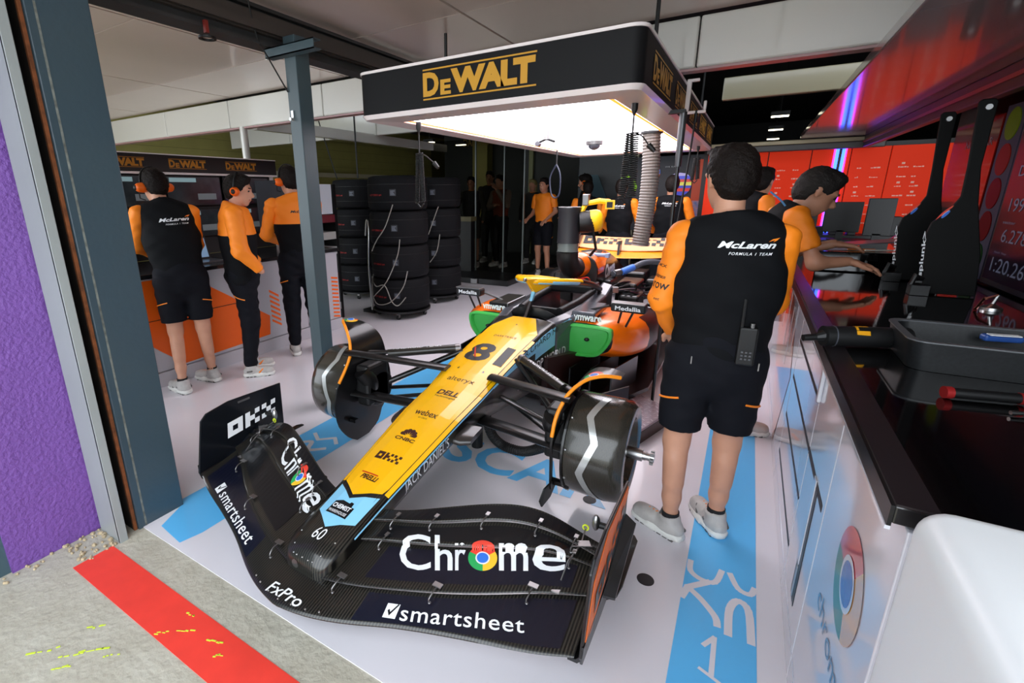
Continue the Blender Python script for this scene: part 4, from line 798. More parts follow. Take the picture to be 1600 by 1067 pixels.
mk('shaft', cyl((-.432, 3.485, .02), (-.432, 3.485, 1.97), .011, n=12), CARBK, t, smooth=40); mk('handle', cyl((-.432, 3.485, 1.66), (-.432, 3.485, 1.98), .019, .022, n=14), mat('pole_grey', (84, 84, 86), .3, .6), t, smooth=40)
mk('foot', box((-.432, 3.485, .015), (.05, .05, .03)), RUB, t, bevel=.006); mk('mount', box((-.47, 3.485, 1.985), (.1, .05, .02)), DARK, t)
t = thing('canopy_cable', 'thin black cable dropping from the white clip on the canopy side', 'cable', (-.46, 4.2, 2.1))
mk('clip', join(bx(-.5, -.47, 4.05, 4.08, 2.06, 2.26), bx(-.5, -.36, 4.05, 4.08, 2.04, 2.06), bx(-.38, -.36, 4.05, 4.08, 2.06, 2.12), bx(-.5, -.42, 4.05, 4.08, 2.25, 2.27)), CW, t, bevel=.006)
mk('wire', tube(crv([(-.42, 4.06, 2.05), (-.44, 4.06, 1.6), (-.47, 4.02, 1.1), (-.5, 4.0, .5), (-.5, 4.0, .02)], 6), .007, 6), RUB, t)
mk('gooseneck', join(cyl((-.42, 4.06, 2.06), (-.42, 4.06, 1.98), .012)), DARK, t)

# ================================================================ RIGHT WORKBENCH
FX = .292
WC = mat('cabinet_white', (214, 212, 220), .13, coat=.7)
units = [(.965, 1.56, 'white workbench cabinet with round coloured logo and long recessed handle'), (1.56, 1.99, 'narrow white workbench cabinet next to the round logo unit'), (1.99, 2.84, 'white workbench drawer unit with dark horizontal gaps'), (2.84, 4.9, 'long white workbench cabinet with orange graphics at the far end')]
cabs = []
for y0, y1, lab in units:
    t = thing('cabinet', lab, 'cabinet', (.7, (y0+y1)/2, 0), 'white workbench cabinets on the right'); cabs.append(t)
    mk('carcass', bx(FX+.02, 1.125, y0+.002, y1-.002, .0, .968), mat('carcass_dark', (22, 22, 24), .5), t)
    mk('plinth', bx(FX-.0, FX+.02, y0+.002, y1-.002, .0, .09), WC, t, bevel=.003)
def door(t, y0, y1, z0, z1, nm='door'): return mk(nm, bx(FX, FX+.02, y0+.004, y1-.004, z0, z1), WC, t, bevel=.0025)
door(cabs[0], .965, 1.56, .096, .962); door(cabs[1], 1.56, 1.99, .096, .962)
zs = [.096, .19, .40, .605, .795, .962]
for i in range(5): door(cabs[2], 1.99, 2.84, zs[i]+(.006 if i else 0), zs[i+1]-.006, 'drawer')
door(cabs[3], 2.84, 4.9, .096, .962)
for z in zs[1:-1]: mk('drawer_gap', bx(FX-.001, FX+.001, 2.0, 2.83, z-.009, z+.009), DARK, cabs[2])
mk('panel_gap', bx(FX-.001, FX+.001, 1.60, 1.99, .593, .617), DARK, cabs[1])
h_ = mk('handle_slot', bx(FX-.0015, FX+.001, 1.70, 1.78, .16, .60), mat('slot_carbon', (18, 18, 18), .4), cabs[1]); mk('handle', bx(FX-.004, FX, 1.735, 1.775, .30, .62), WGLOSS, h_, bevel=.003); mk('handle_tip', bx(FX-.004, FX, 1.735, 1.755, .17, .29), STEEL, h_, bevel=.002)
mk('latch_handle', bx(FX-.012, FX, 1.96, 1.985, .80, .955), WGLOSS, cabs[1], bevel=.004)
TRC = (mat('decal_red', (215, 50, 62), .15, coat=.7), mat('decal_green', (40, 125, 105), .25, coat=.3), mat('decal_yellow', (225, 165, 80), .15, coat=.7), mat('decal_blue', (40, 90, 180), .25, coat=.3), mat('decal_white', (220, 220, 228), .15, coat=.7))
wheel_logo(cabs[0], (FX, 1.33, .54), (0, -.26, 0), (0, 0, .25), cols=TRC, off=.0015, rot=20)
lettering('lettering', 'chrome', (FX, 1.41, .435), (0, -.36, 0), (0, 0, .06), mat('decal_slate', (70, 90, 120), .2, coat=.6), cabs[0], off=.0015)
ORD = mat('decal_orange', (250, 120, 35), .12, coat=.7)
for pl in ([(3.25, .03), (4.0, .35), (4.6, .80), (4.4, .93), (3.7, .93), (3.15, .78), (2.95, .55)],): mk('orange_graphic', place(poly2(pl), (FX, 0, 0), (0, 1, 0), (0, 0, 1), off=-.0015), ORD, cabs[3])
for k, (y, z0, z1) in enumerate(((3.15, .62, .9), (3.35, .5, .85), (3.6, .55, .93), (3.9, .6, .9), (4.2, .62, .92))): mk('white_dash', bx(FX-.003, FX-.001, y, y+.06, z0, z1), WC, cabs[3])
top = mk('worktop', bx(.27, 1.125, .97, 4.92, .97, 1.004), GBLACK, bevel=.003); tag(top, 'long glossy black worktop along the right wall', 'worktop')
mk('edge_strip', bx(.27, .325, .97, 4.92, 1.004, 1.008), mat('edge_brown', (34, 28, 30), .3), top); mk('front_lip', bx(.264, .27, .97, 4.92, .965, 1.004), mat('lip_black', (12, 12, 12), .3), top); mk('white_lip', bx(.262, .27, .97, 4.92, .958, .965), WGLOSS, top)
endb = mk('end_cabinet', bx(.284, 1.12, .1, .962, 0, 1.035), mat('padded_white', (250, 252, 254), .35), bevel=.045); endb.modifiers[0].segments = 6; endb.data.shade_smooth(); tag(endb, 'bright white rounded cabinet at the near end of the bench', 'cabinet')
# things on the bench
t = thing('parts_case', 'black speckled open case on the near part of the glossy worktop', 'case', (.72, 1.95, 1.004))
cs = [rrect(.44, 1.08, 1.80, 2.10, .045, z) for z in (1.006, 1.09)]
mk('case_wall', loft([rrect(.45, 1.07, 1.81, 2.09, .045, 1.005), cs[1], rrect(.455, 1.065, 1.815, 2.085, .04, 1.09), rrect(.465, 1.055, 1.825, 2.075, .04, 1.03)]), mat('case_black', (20, 22, 24), .45, noise=.5, nscale=120), t, smooth=40)
mk('case_rim', loft([rrect(.436, 1.084, 1.796, 2.104, .048, 1.09), rrect(.436, 1.084, 1.796, 2.104, .048, 1.094), rrect(.455, 1.065, 1.815, 2.085, .04, 1.094), rrect(.455, 1.065, 1.815, 2.085, .04, 1.09)], False), mat('rim_grey', (90, 92, 94), .3), t, smooth=40)
o = mk('tag_plate', box((.69, 2.03, 1.075), (.09, .03, .02), .2), mat('tag_blue', (45, 85, 160), .4), bevel=.006); tag(o, 'blue and white oval tag lying in the black case', 'tag'); mk('tag_face', box((.69, 2.018, 1.087), (.07, .02, .003), .2), WHITE, o)
t = thing('torque_driver', 'black torque screwdriver with red end rings on the worktop', 'screwdriver', (.56, 1.61, 1.004))
mk('barrel', cyl((.485, 1.592, 1.02), (.61, 1.622, 1.02), .013, n=18), DARK, t, smooth=40); RD = mat('red_anodised', (170, 40, 40), .3, .4)
mk('red_cap', cyl((.47, 1.588, 1.02), (.485, 1.592, 1.02), .0155, n=18), RD, t, smooth=40); mk('red_ring', cyl((.61, 1.622, 1.02), (.62, 1.624, 1.02), .0145, n=18), RD, t, smooth=40); mk('steel_shaft', cyl((.62, 1.624, 1.02), (.72, 1.648, 1.02), .008, n=12), STEEL, t, smooth=40)
o = mk('driver_bit', cyl((.57, 1.53, 1.012), (.66, 1.56, 1.012), .005, n=10), STEEL, smooth=40); tag(o, 'small steel bit in front of the torque screwdriver', 'tool bit')
t = thing('black_roll', 'matt black cylinder with yellow letters lying across the bench edge', 'cylinder', (.36, 1.99, 1.004))
mk('tube', cyl((.26, 1.955, 1.04), (.49, 2.05, 1.04), .034, n=28), mat('roll_black', (20, 20, 21), .5), t, smooth=40); mk('nozzle', tube([(.262, 1.956, 1.04), (.24, 1.947, 1.035), (.205, 1.93, 1.032)], [.02, .012, .011], 10), DARK, t)
tr = bvh(cyl((.26, 1.955, 1.04), (.49, 2.05, 1.04), .034, n=28))
lettering('lettering', 'ELI', (.335, 2.02, 1.15), (.012, -.062, 0), (.036, .014, 0), mat('roll_yellow', (235, 165, 20), .5), t, tr, (0, 0, -1), .0015, 3, .03)
mk('clear_band', ring((.285, 1.965, 1.04), (.288, 1.966, 1.04), .0355, .033), GREYG, t)
t = thing('bell_clamp', 'small shiny metal bell shaped clamp on the worktop by the screens', 'clamp', (.93, 2.9, 1.004))
mk('bell', turn((.93, 2.9, 1.004), (0, 0, 1), [(0, .035), (.012, .033), (.022, .015), (.028, .008)], 18), STEEL, t, smooth=40); mk('stem', cyl((.93, 2.9, 1.03), (.94, 2.9, 1.07), .006), STEEL, t); mk('lever', tube([(.94, 2.9, 1.07), (.9, 2.9, 1.05), (.87, 2.86, 1.01)], .006, 6), mat('copper', (190, 120, 100), .25, 1), t)
# two carbon wing end panels standing on the worktop
for i, (dx, y, lab) in enumerate(((0, 3.2, 'tall black carbon end panel with white lettering, nearer of the pair on the worktop'), (-.025, 3.62, 'tall black carbon end panel with white lettering, farther of the pair on the worktop'))):
    t = thing('carbon_panel', lab, 'carbon panel', (.85+dx, y, 1.004))
    pl = [(.775, 1.01), (.765, 1.07), (.735, 1.30), (.745, 1.35), (.80, 1.42), (.822, 1.47), (.818, 1.6), (.80, 1.875), (.81, 1.885), (.852, 1.885), (.862, 1.87), (.862, 1.6), (.885, 1.44), (.94, 1.2), (.96, 1.01)]
    mk('blade', prism([(a+dx, b) for a, b in pl], (0, y, 0), (1, 0, 0), (0, 0, 1), .018), mat('panel_carbon', (9, 9, 9), .6, spec=.2), t, bevel=.004)
    mk('bolt', join(cyl((.833+dx, y-.01, 1.85), (.833+dx, y-.02, 1.85), .012, n=10)), STEEL, t)
    lettering('lettering', 'splunk>', (.760+dx, y-.0095, 1.09), (-.02, 0, .22), (-.018, 0, -.0015), WHITE, t, off=-.001, bold=.02)
    wheel_logo(t, (.765+dx, y-.0095, 1.335), (.06, 0, .085), (-.02, 0, .022), off=-.002); mk('root_bracket', join(box((.75+dx, y-.03, 1.03), (.07, .07, .05)), tube([(.72+dx, y-.03, 1.05), (.73+dx, y-.03, 1.10), (.76+dx, y-.02, 1.08)], .012)), CARBK, t, bevel=.008)
    lettering('lettering', '(G)', (.86+dx, y-.0095, 1.20), (.02, 0, 0), (0, 0, .012), mat('grey_print', (120, 120, 118), .5), t, off=-.001)
# overhead glossy hood and its inner beam
S('ceiling.060', bx(.365, .96, .95, 6.93, 2.05, 2.10), mat('hood_gloss', (126, 116, 120), .14, coat=.35), bevel=.006)
S('beam.030', bx(.93, .98, 1.4, 6.93, 1.93, 2.05), mat('valance_grey', (58, 52, 50), .4), bevel=.006); S('beam.031', bx(.92, .93, 1.4, 6.93, 1.98, 2.0), mat('valance_red', (150, 60, 45), .3)); S('ceiling.061', bx(.98, 1.13, .95, 6.93, 2.05, 2.1), DARK)
# wall screens
t = thing('light_strip_board', 'narrow board with a column of yellow, red and green discs on the right wall', 'board', (1.125, 3.86, 1.4))
mk('board', bx(1.118, 1.127, 3.74, 3.98, 1.02, 1.93), mat('board_lilac', (70, 70, 86), .6, spec=.15), t)
for z, c in ((1.83, (96, 112, 14)), (1.65, (130, 30, 16)), (1.475, (104, 8, 8)), (1.30, (92, 4, 6)), (1.125, (8, 52, 16))): mk('disc', cyl((1.118, 3.86, z), (1.114, 3.86, z), .082, n=28), mat('disc_%d' % int(z*1000), c, .6, emit=.05, spec=.1), t)
t = thing('timing_screen', 'large dark wall screen with lap time digits at the right edge', 'screen', (1.125, 2.9, 1.5))
mk('bezel', bx(1.11, 1.128, 2.4, 3.70, 1.015, 1.98), DARK, t, bevel=.004); SCR = mat('screen_blue', (20, 26, 40), .2, emit=.06, col2=(48, 14, 12), nscale=2); mk('display', bx(1.106, 1.111, 2.43, 3.67, 1.045, 1.95), SCR, t)
NUM = mat('screen_digits', (96, 104, 124), .5, emit=.1)
for s_, y, z, h in (('1:20.260', 3.60, 1.09, .07), ('6.278', 3.57, 1.24, .065), ('1998', 3.58, 1.39, .065), ('DIFF', 3.58, 1.56, .05)): lettering('lettering', s_, (1.106, y, z), (0, -.055*len(s_), 0), (0, 0, h), NUM, t, off=.0015)
lettering('lettering', 'last lap', (1.106, 3.6, 1.18), (0, -.14, 0), (0, 0, .012), NUM, t, off=.0015); lettering('lettering', 'sector', (1.106, 3.6, 1.33), (0, -.14, 0), (0, 0, .012), NUM, t, off=.0015)
t = thing('name_board', 'dim red board with white capital letters high on the right wall', 'board', (1.125, 4.3, 1.6)); mk('board', bx(1.12, 1.127, 4.02, 4.75, 1.38, 1.9), mat('board_red', (96, 16, 12), .12, coat=.5, emit=.1), t); lettering('lettering', 'NO PARAR', (1.12, 4.5, 1.74), (0, -.42, 0), (0, 0, .045), mat('grey_print', (120, 120, 118), .5), t, off=.0015)
# equipment at the far end of the bench
random.seed(11)
eq = [('monitor', 'dark monitor at the far end of the bench, leftmost', .42, 6.2, .34, .26), ('monitor', 'dark monitor at the far end of the bench, second from left', .80, 6.3, .3, .3), ('monitor', 'large dark monitor backs behind the red folder', 1.02, 5.9, .2, .34)]
S('trim_70', bx(.3, 1.12, 5.6, 6.6, .75, 1.0), DARK)
for n_, lab, x, y, wd, h in eq:
    t = thing(n_, lab, 'monitor', (x, y, 1.0)); mk('screen_back', bx(x-wd/2, x+wd/2, y, y+.03, 1.08, 1.08+h), DARK, t, bevel=.006); mk('stand', join(bx(x-.03, x+.03, y+.0, y+.03, 1.0, 1.1), bx(x-.09, x+.09, y-.05, y+.08, 1.0, 1.012)), DARK, t)
o = mk('riser_tray', bx(.40, 1.0, 3.85, 4.7, 1.006, 1.13), GBLACK, bevel=.006); tag(o, 'low glossy black riser tray under the leaning man hands', 'tray')
o = mk('paper_sheet', box((.52, 4.0, 1.132), (.2, .14, .002), .3), mat('dim_paper', (120, 122, 120), .6)); tag(o, 'loose printed sheet on the black riser tray', 'paper')
t = thing('tablet', 'slim tablet propped at a slant on the riser tray', 'tablet', (.75, 4.25, 1.132)); mk('slab', (lambda v: (v[0]@np.array([[1, 0, .12], [0, 1, 0], [-.12, 0, 1]])+V3(.75, 4.25, 1.165), v[1]))(box((0, 0, 0), (.32, .22, .008))), GREYG, t); mk('stand', bx(.86, .88, 4.2, 4.3, 1.13, 1.18), DARK, t)
for i, (x, y, c, lab) in enumerate(((.62, 3.95, (200, 110, 40), 'orange pen on the riser tray'), (.70, 3.92, (190, 190, 180), 'pale metal rule on the riser tray'), (.55, 4.2, (60, 90, 130), 'small blue marker on the riser tray'))):
    o = mk(['pen', 'steel_rule', 'marker_pen'][i], cyl((x-.06, y, 1.138), (x+.08, y+.03, 1.138), .005, n=8), mat('pen_%d' % i, c, .4)); tag(o, lab, 'pen')
o = mk('red_folder', prism([(0, 0), (.2, 0), (.26, .14), (.2, .2)], (.78, 4.8, 1.01), (1, 0, 0), (0, 0, 1), .05), mat('folder_red', (170, 36, 24), .4), bevel=.01); tag(o, 'slanted red equipment cover behind the carbon panels', 'cover')
# step by the car
t = thing('work_step', 'low work step with silver chequer plate top behind the right wheel drum', 'step', (-.45, 3.15, 0))
pc = [(-.67, 3.06), (-.50, 3.42), (-.275, 3.27), (-.40, 2.87)]
mk('box', loft([[(x, y, z) for x, y in pc] for z in (.0, .085)]), mat('step_navy', (30, 16, 18), .4), t, bevel=.004)
mk('chequer_plate', loft([[(x, y, z) for x, y in pc] for z in (.085, .1)]), mat('chequer_plate', (150, 138, 146), .35, .6), t, bevel=.003)
ch = []
for a in range(9):
    for b in range(8):
        u_, v_ = (a+.5)/9, (b+.5)/8; p_ = (1-u_)*((1-v_)*V3(*pc[0], 0)+v_*V3(*pc[3], 0))+u_*((1-v_)*V3(*pc[1], 0)+v_*V3(*pc[2], 0)); ch.append(box((p_[0], p_[1], .1005), (.024, .006, .003), .8 if (a+b) % 2 else -.8))
mk('chequer_studs', join(*ch), mat('stud_silver', (205, 196, 204), .3, .7), t, kind='stuff')
dewalt((XC+.567, 2.68, .235), (.15, .26, 0), (0, 0, .06), car, off=.002)
mk('floor_board', loft([[(XC+.56, 2.66, z), (XC+.75, 2.99, z), (XC+.745, 3.0, z), (XC+.55, 2.67, z)] for z in (.19, .32)]), mat('step_navy', (30, 16, 18), .4), car)
# ================================================================ LEFT COUNTER
t = thing('control_counter', 'white and orange counter with a dark worktop along the left side', 'counter', (-4.2, 2.5, 0))
LX = -3.98
CL = mat('counter_white', (192, 190, 196), .3, coat=.3); OCL = mat('counter_orange', (252, 104, 12), .4)
mk('plinth', bx(-4.6, LX+.02, 1.0, 4.0, 0, .12), CL, t, bevel=.004)
for i, (y0, y1) in enumerate(((1.0, 1.6), (1.6, 2.1), (2.1, 2.85), (2.85, 3.5), (3.5, 4.0))): mk('front_panel', bx(-4.6, LX, y0+.003, y1-.003, .125, .90), CL, t, bevel=.003)
ny = lambda pts: place(poly2([(a, b) for a, b in pts]), (LX, 0, 0), (0, 1, 0), (0, 0, 1), off=.003)
mk('orange_graphic', ny([(1.0, .9), (2.26, .88), (2.33, .82), (3.01, .36), (2.99, .17), (2.1, .14), (1.92, .3), (1.85, .37), (1.0, .6)]), OCL, t)
for k in range(7): mk('orange_stripe', ny([(3.03, .62-.05*k), (3.14, .55-.05*k), (3.14, .525-.05*k), (3.03, .595-.05*k)]), OCL, t)
for k in range(12): mk('orange_stripe', ny([(3.88, .62-.045*k), (3.98, .60-.045*k), (3.98, .58-.045*k), (3.88, .60-.045*k)]), OCL, t)
for y in (1.6, 2.1, 2.85): mk('panel_joint', bx(LX, LX+.004, y-.003, y+.003, .13, .9), DARK, t)
mk('panel_joint', bx(LX, LX+.004, 1.6, 2.85, .555, .561), DARK, t)
mk('handle_slot', bx(LX, LX+.004, 1.80, 1.86, .13, .53), DARK, t); mk('worktop', bx(-4.85, LX+.03, .98, 4.02, .90, .935), mat('counter_top', (26, 26, 28), .25, coat=.3), t, bevel=.004)
sg = thing('fascia_sign', 'long black header sign with repeated yellow lettering above the monitors', 'sign', (-4.8, 2.6, 1.82))
mk('board', bx(-4.86, -4.8, 1.0, 3.95, 1.75, 1.905), mat('sign_black', (20, 19, 18), .4), sg, bevel=.004); mk('white_edge', bx(-4.87, -4.795, 1.0, 3.95, 1.905, 1.915), CW, sg); mk('white_rail', bx(-4.87, -4.79, 1.0, 3.95, 1.728, 1.748), CW, sg)
mk('upright', join(bx(-4.9, -4.87, 1.0, 1.05, .935, 1.75), bx(-4.9, -4.87, 3.9, 3.95, .935, 1.75)), CW, sg)
for y in (1.5, 2.1, 2.7, 3.3): dewalt((-4.8, y, 1.785), (0, .38, 0), (0, 0, .088), sg, off=.003, m=mat('sign_amber', (190, 125, 30), .5))
SC1 = mat('monitor_glass', (18, 24, 30), .12, emit=.06, col2=(70, 86, 92), nscale=3, noise=.4); k_ = 0
for r, (z0, z1) in enumerate(((1.43, 1.72), (1.12, 1.40))):
    for c in range(4):
        y0 = 1.45+.6*c; k_ += 1
        m_ = thing('monitor', '%s monitor from the left in the %s row of the counter wall' % (['first', 'second', 'third', 'fourth'][c], ['upper', 'lower'][r]), 'monitor', (-4.8, y0+.28, z0), 'monitors over the left counter')
        mk('bezel', bx(-4.84, -4.81, y0, y0+.57, z0, z1), DARK, m_, bevel=.004); mk('screen', bx(-4.809, -4.806, y0+.012, y0+.558, z0+.012, z1-.012), SC1, m_); mk('mount', bx(-4.88, -4.84, y0+.25, y0+.32, z0+.1, z0+.18), DARK, m_)
        mk('window_bar', bx(-4.806, -4.805, y0+.03, y0+.3, z1-.06, z1-.02), mat('ui_teal', (130, 160, 165), .4, emit=.4), m_); mk('chart', bx(-4.806, -4.805, y0+.3, y0+.5, z0+.06, z0+.12), mat('ui_pale', (110, 120, 124), .4, emit=.2), m_)
mk('monitor_backing', bx(-4.9, -4.88, 1.4, 3.9, .935, 1.75), DARK, sg)
m_ = thing('monitor', 'tall dark monitor turned edge on at the far end of the left counter', 'monitor', (-4.4, 3.75, .935)); mk('screen_back', loft([[(-4.62, 3.5, z), (-4.25, 3.82, z), (-4.26, 3.85, z), (-4.64, 3.53, z)] for z in (1.05, 1.68)]), mat('monitor_shell', (40, 42, 50), .3), m_, bevel=.004); mk('stand', bx(-4.5, -4.4, 3.65, 3.75, .935, 1.1), DARK, m_)
m_ = thing('laptop', 'open laptop with bright screen on the left counter', 'laptop', (-4.2, 2.55, .935))
mk('keyboard_base', bx(-4.38, -4.12, 2.42, 2.72, .935, .95), GREYG, m_, bevel=.003); mk('lid', loft([[(-4.38, y, .95), (-4.37, y, .95), (-4.42, y, 1.15), (-4.43, y, 1.15)] for y in (2.42, 2.72)]), DARK, m_); mk('screen', loft([[(-4.367, y, .965), (-4.366, y, .965), (-4.412, y, 1.14), (-4.413, y, 1.14)] for y in (2.44, 2.70)]), mat('laptop_screen', (110, 140, 170), .4, emit=.5), m_)
o = mk('paper_sheet', bx(-4.31, -4.29, 4.03, 4.3, 1.3, 1.64), mat('hung_paper', (200, 205, 215), .6, emit=.1)); tag(o, 'white sheet of paper hanging just right of the grey post', 'paper')
t = thing('shelf_rack', 'small rack of boxes just right of the grey post', 'rack', (-4.5, 4.3, 0))
for z, c in ((.12, (150, 150, 150)), (.5, (60, 40, 36)), (.82, (180, 180, 180)), (1.0, (190, 190, 185)), (1.2, (120, 40, 50))): mk('box', bx(-4.6, -4.28, 4.1, 4.32, z, z+.09), mat('box_%d' % int(z*100), c, .5), t, bevel=.004)
mk('frame_post', bx(-4.64, -4.6, 4.1, 4.32, 0, 1.7), DARK, t); mk('frame_post', bx(-4.6, -4.28, 4.32, 4.36, 0, 1.64), DARK, t)
# light switch clutter above the sign
for i, (y, lab) in enumerate(((1.9, 'black panda like speaker box on top of the header sign'), (2.05, 'small black and white box on top of the header sign'))):
    t = thing('roof_speaker', lab, 'speaker', (-4.83, y, 1.915)); mk('box', bx(-4.87, -4.8, y-.06, y+.06, 1.915, 2.02), DARK, t, bevel=.01); mk('front', cyl((-4.8, y, 1.965), (-4.795, y, 1.965), .03), WHITE if i else GREYG, t)

# ================================================================ TYRE STACKS
BLK = mat('tyre_blanket', (11, 11, 14), .75, bump=.25, bscale=25, spec=.2)
RP = mat('blanket_red', (150, 26, 24), .6); LBL = mat('blanket_label', (120, 126, 138), .5)
ord_ = ['bottom', 'second', 'third', 'top']; stk = [('near', -3.72, 4.85, 'nearest stack by the white cables'), ('right', -3.83, 5.85, 'stack behind and right of the nearest one'), ('left', -5.0, 5.55, 'darker stack on the left behind the post')]
first = None
for nm, x, y, where in stk:
    tr = thing('tyre_trolley', 'round castor trolley under the '+where, 'trolley', (x, y, 0), 'tyre trolleys')
    mk('platform', cyl((x, y, .085), (x, y, .11), .37, n=32), DARK, tr, smooth=40)
    for a in (.4, 2.0, 3.6, 5.2):
        c = (x+.3*math.cos(a), y+.3*math.sin(a)); cs_ = mk('castor', cyl((c[0]-.012, c[1], .032), (c[0]+.012, c[1], .032), .032, n=14), RUB, tr); mk('castor_fork', bx(c[0]-.018, c[0]+.018, c[1]-.015, c[1]+.015, .03, .086), ALU, cs_)
    for k in range(4):
        lab = ord_[k]+' black wrapped tyre of the '+where; z = .112+.405*k
        if first is None:
            first = thing('wrapped_tyre', lab, 'tyre', (x, y, z), 'tyres in heating blankets')
            pr2 = [(0, .25), (0, .30), (.015, .345), (.05, .362), (.2, .365), (.35, .362), (.388, .345), (.4, .30), (.4, .2)]
            bv = turn((x, y, z), (0, 0, 1), pr2, 40); mk('blanket', bv, BLK, first, smooth=50); tb_ = bvh(bv)
            mk('lid', cyl((x, y, z+.385), (x, y, z+.4), .2, n=24), BLK, first)
            lettering('lettering', '#2 P ZERO #4', (x-.16, y-.55, z+.17), (.2, 0, 0), (0, 0, .022), RP, first, tb_, (0, 1, 0), .003, (8, 1), .02)
            mk('label', place(poly2([(0, 0), (1, 0), (1, 1), (0, 1)]), (x+.14, y-.55, z+.17), (.065, 0, 0), (0, 0, .075), tb_, (0, 1, 0), .003, 4), mat('label_dark', (34, 36, 44), .5), first)
            mk('label_print', join(*[place(poly2([(0, 0), (1, 0), (1, 1), (0, 1)]), (x+.148, y-.55, z+.18+.014*q), (.045-.006*(q % 3), 0, 0), (0, 0, .006), tb_, (0, 1, 0), .0045, 2) for q in range(4)]), LBL, first, kind='stuff')
            mk('strap', ring((x, y, z+.1), (x, y, z+.104), .366, .36, 40), DARK, first); mk('strap', ring((x, y, z+.3), (x, y, z+.304), .366, .36, 40), DARK, first)
        else: dup(first, (x, y, z), lab)
WC_ = mat('cable_white', (150, 146, 138), .5)
def cable(lab, pts, r=.006): o = mk('power_cable', tube(crv(pts, 8), r, 6), WC_, smooth=60); tag(o, lab, 'cable', 'pale cables over the tyre stacks'); return o
sx, sy = -3.72, 4.85
def onst(a, z, x=sx, y=sy, r=.375): a = math.radians(a); return (x+r*math.cos(a), y+r*math.sin(a), z)
#c
cable('pale cable from coiled lead sweeping down across two upper tyres', [onst(-62, 1.40), onst(-78, 1.15), onst(-100, .98), onst(-118, .85)])
cable('pale cable sweeping from the second tyre down to the lowest left', [onst(-52, 1.0), onst(-58, .8), onst(-80, .5), onst(-115, .3), onst(-150, .22)])
cable('pale cable curving low over the bottom tyre of the near stack', [onst(-40, .62), onst(-50, .42), onst(-75, .24), onst(-110, .2), onst(-150, .35), onst(-165, .6)])
cable('pale cable branching across the bottom tyre middle', [onst(-150, .5), onst(-110, .42), onst(-85, .44), onst(-72, .25), onst(-60, .2), onst(-45, .3)])
cable('pale cable draped over the upper tyres of the right stack', [onst(-50, 1.35, -3.83, 5.85), onst(-62, 1.15, -3.83, 5.85), onst(-72, .98, -3.83, 5.85)])
cable('pale cable draped over the lower tyres of the right stack', [onst(-48, .98, -3.83, 5.85), onst(-55, .75, -3.83, 5.85), onst(-70, .6, -3.83, 5.85)])
t = thing('trolley_handle', 'upright metal trolley handle left of the nearest tyre stack', 'handle', (-4.13, 4.8, 0)); mk('handle_tube', join(tube(crv([(-4.12, 4.72, .04), (-4.14, 4.72, .6), (-4.13, 4.75, 1.1), (-4.2, 4.8, 1.2), (-4.25, 4.82, 1.0)], 5), .012, 8)), STEEL, t, smooth=60); mk('rear_tube', tube([(-4.2, 4.85, .04), (-4.24, 4.85, .6)], .012, 8), STEEL, t)
mk('wheel_foot', bx(-4.26, -4.08, 4.7, 4.88, 0, .04), DARK, t)
for i, (x, y) in enumerate(((-5.15, 5.3), (-4.85, 5.4), (-4.75, 5.3))): o = mk('overhead_cable', tube([(x, y, 1.74), (x-.1*(i == 0)*3, y, 2.6), (x-.3*(i == 0), y, 3.28)], .008, 6), RUB); tag(o, ['slanting black cable rising left of the dark tyre stack', 'middle black cable rising above the dark tyre stack', 'right hand black cable rising above the dark tyre stack'][i], 'cable')
# ================================================================ PEOPLE: bodies grown as smooth blended volumes
def unit(v): v = np.array(v, float); return v/(np.linalg.norm(v)+1e-9)
def cone(a, b, ra, rb, n=None, k=1):
    """tapered capsule, optionally flattened by factor k along n"""
    a, b = V3(*a), V3(*b)
    if n is not None:
        n = unit(n)
    def f(X):
        A, B_ = a, b
        if n is not None:
            X = X+np.multiply.outer((X-a)@n*(1/k-1), n); B_ = b+n*((b-a)@n*(1/k-1))
        d = B_-A; L = d@d+1e-9; t = np.clip(((X-A)@d)/L, 0, 1)
        return (np.linalg.norm(X-A-t[:, None]*d, axis=1)-(ra+(rb-ra)*t))*(k if n is not None else 1)
    r = max(ra, rb); lo = np.minimum(a, b)-r; hi = np.maximum(a, b)+r
    return f, lo, hi
def elp(c, r, ax):
    c = V3(*c); r = V3(*r); ax = np.array(ax, float)
    def f(X):
        q = (X-c)@ax.T; k0 = np.linalg.norm(q/r, axis=1); k1 = np.linalg.norm(q/(r*r), axis=1)+1e-9; return k0*(k0-1)/k1
    e = np.abs(ax.T)@r; return f, c-e, c+e
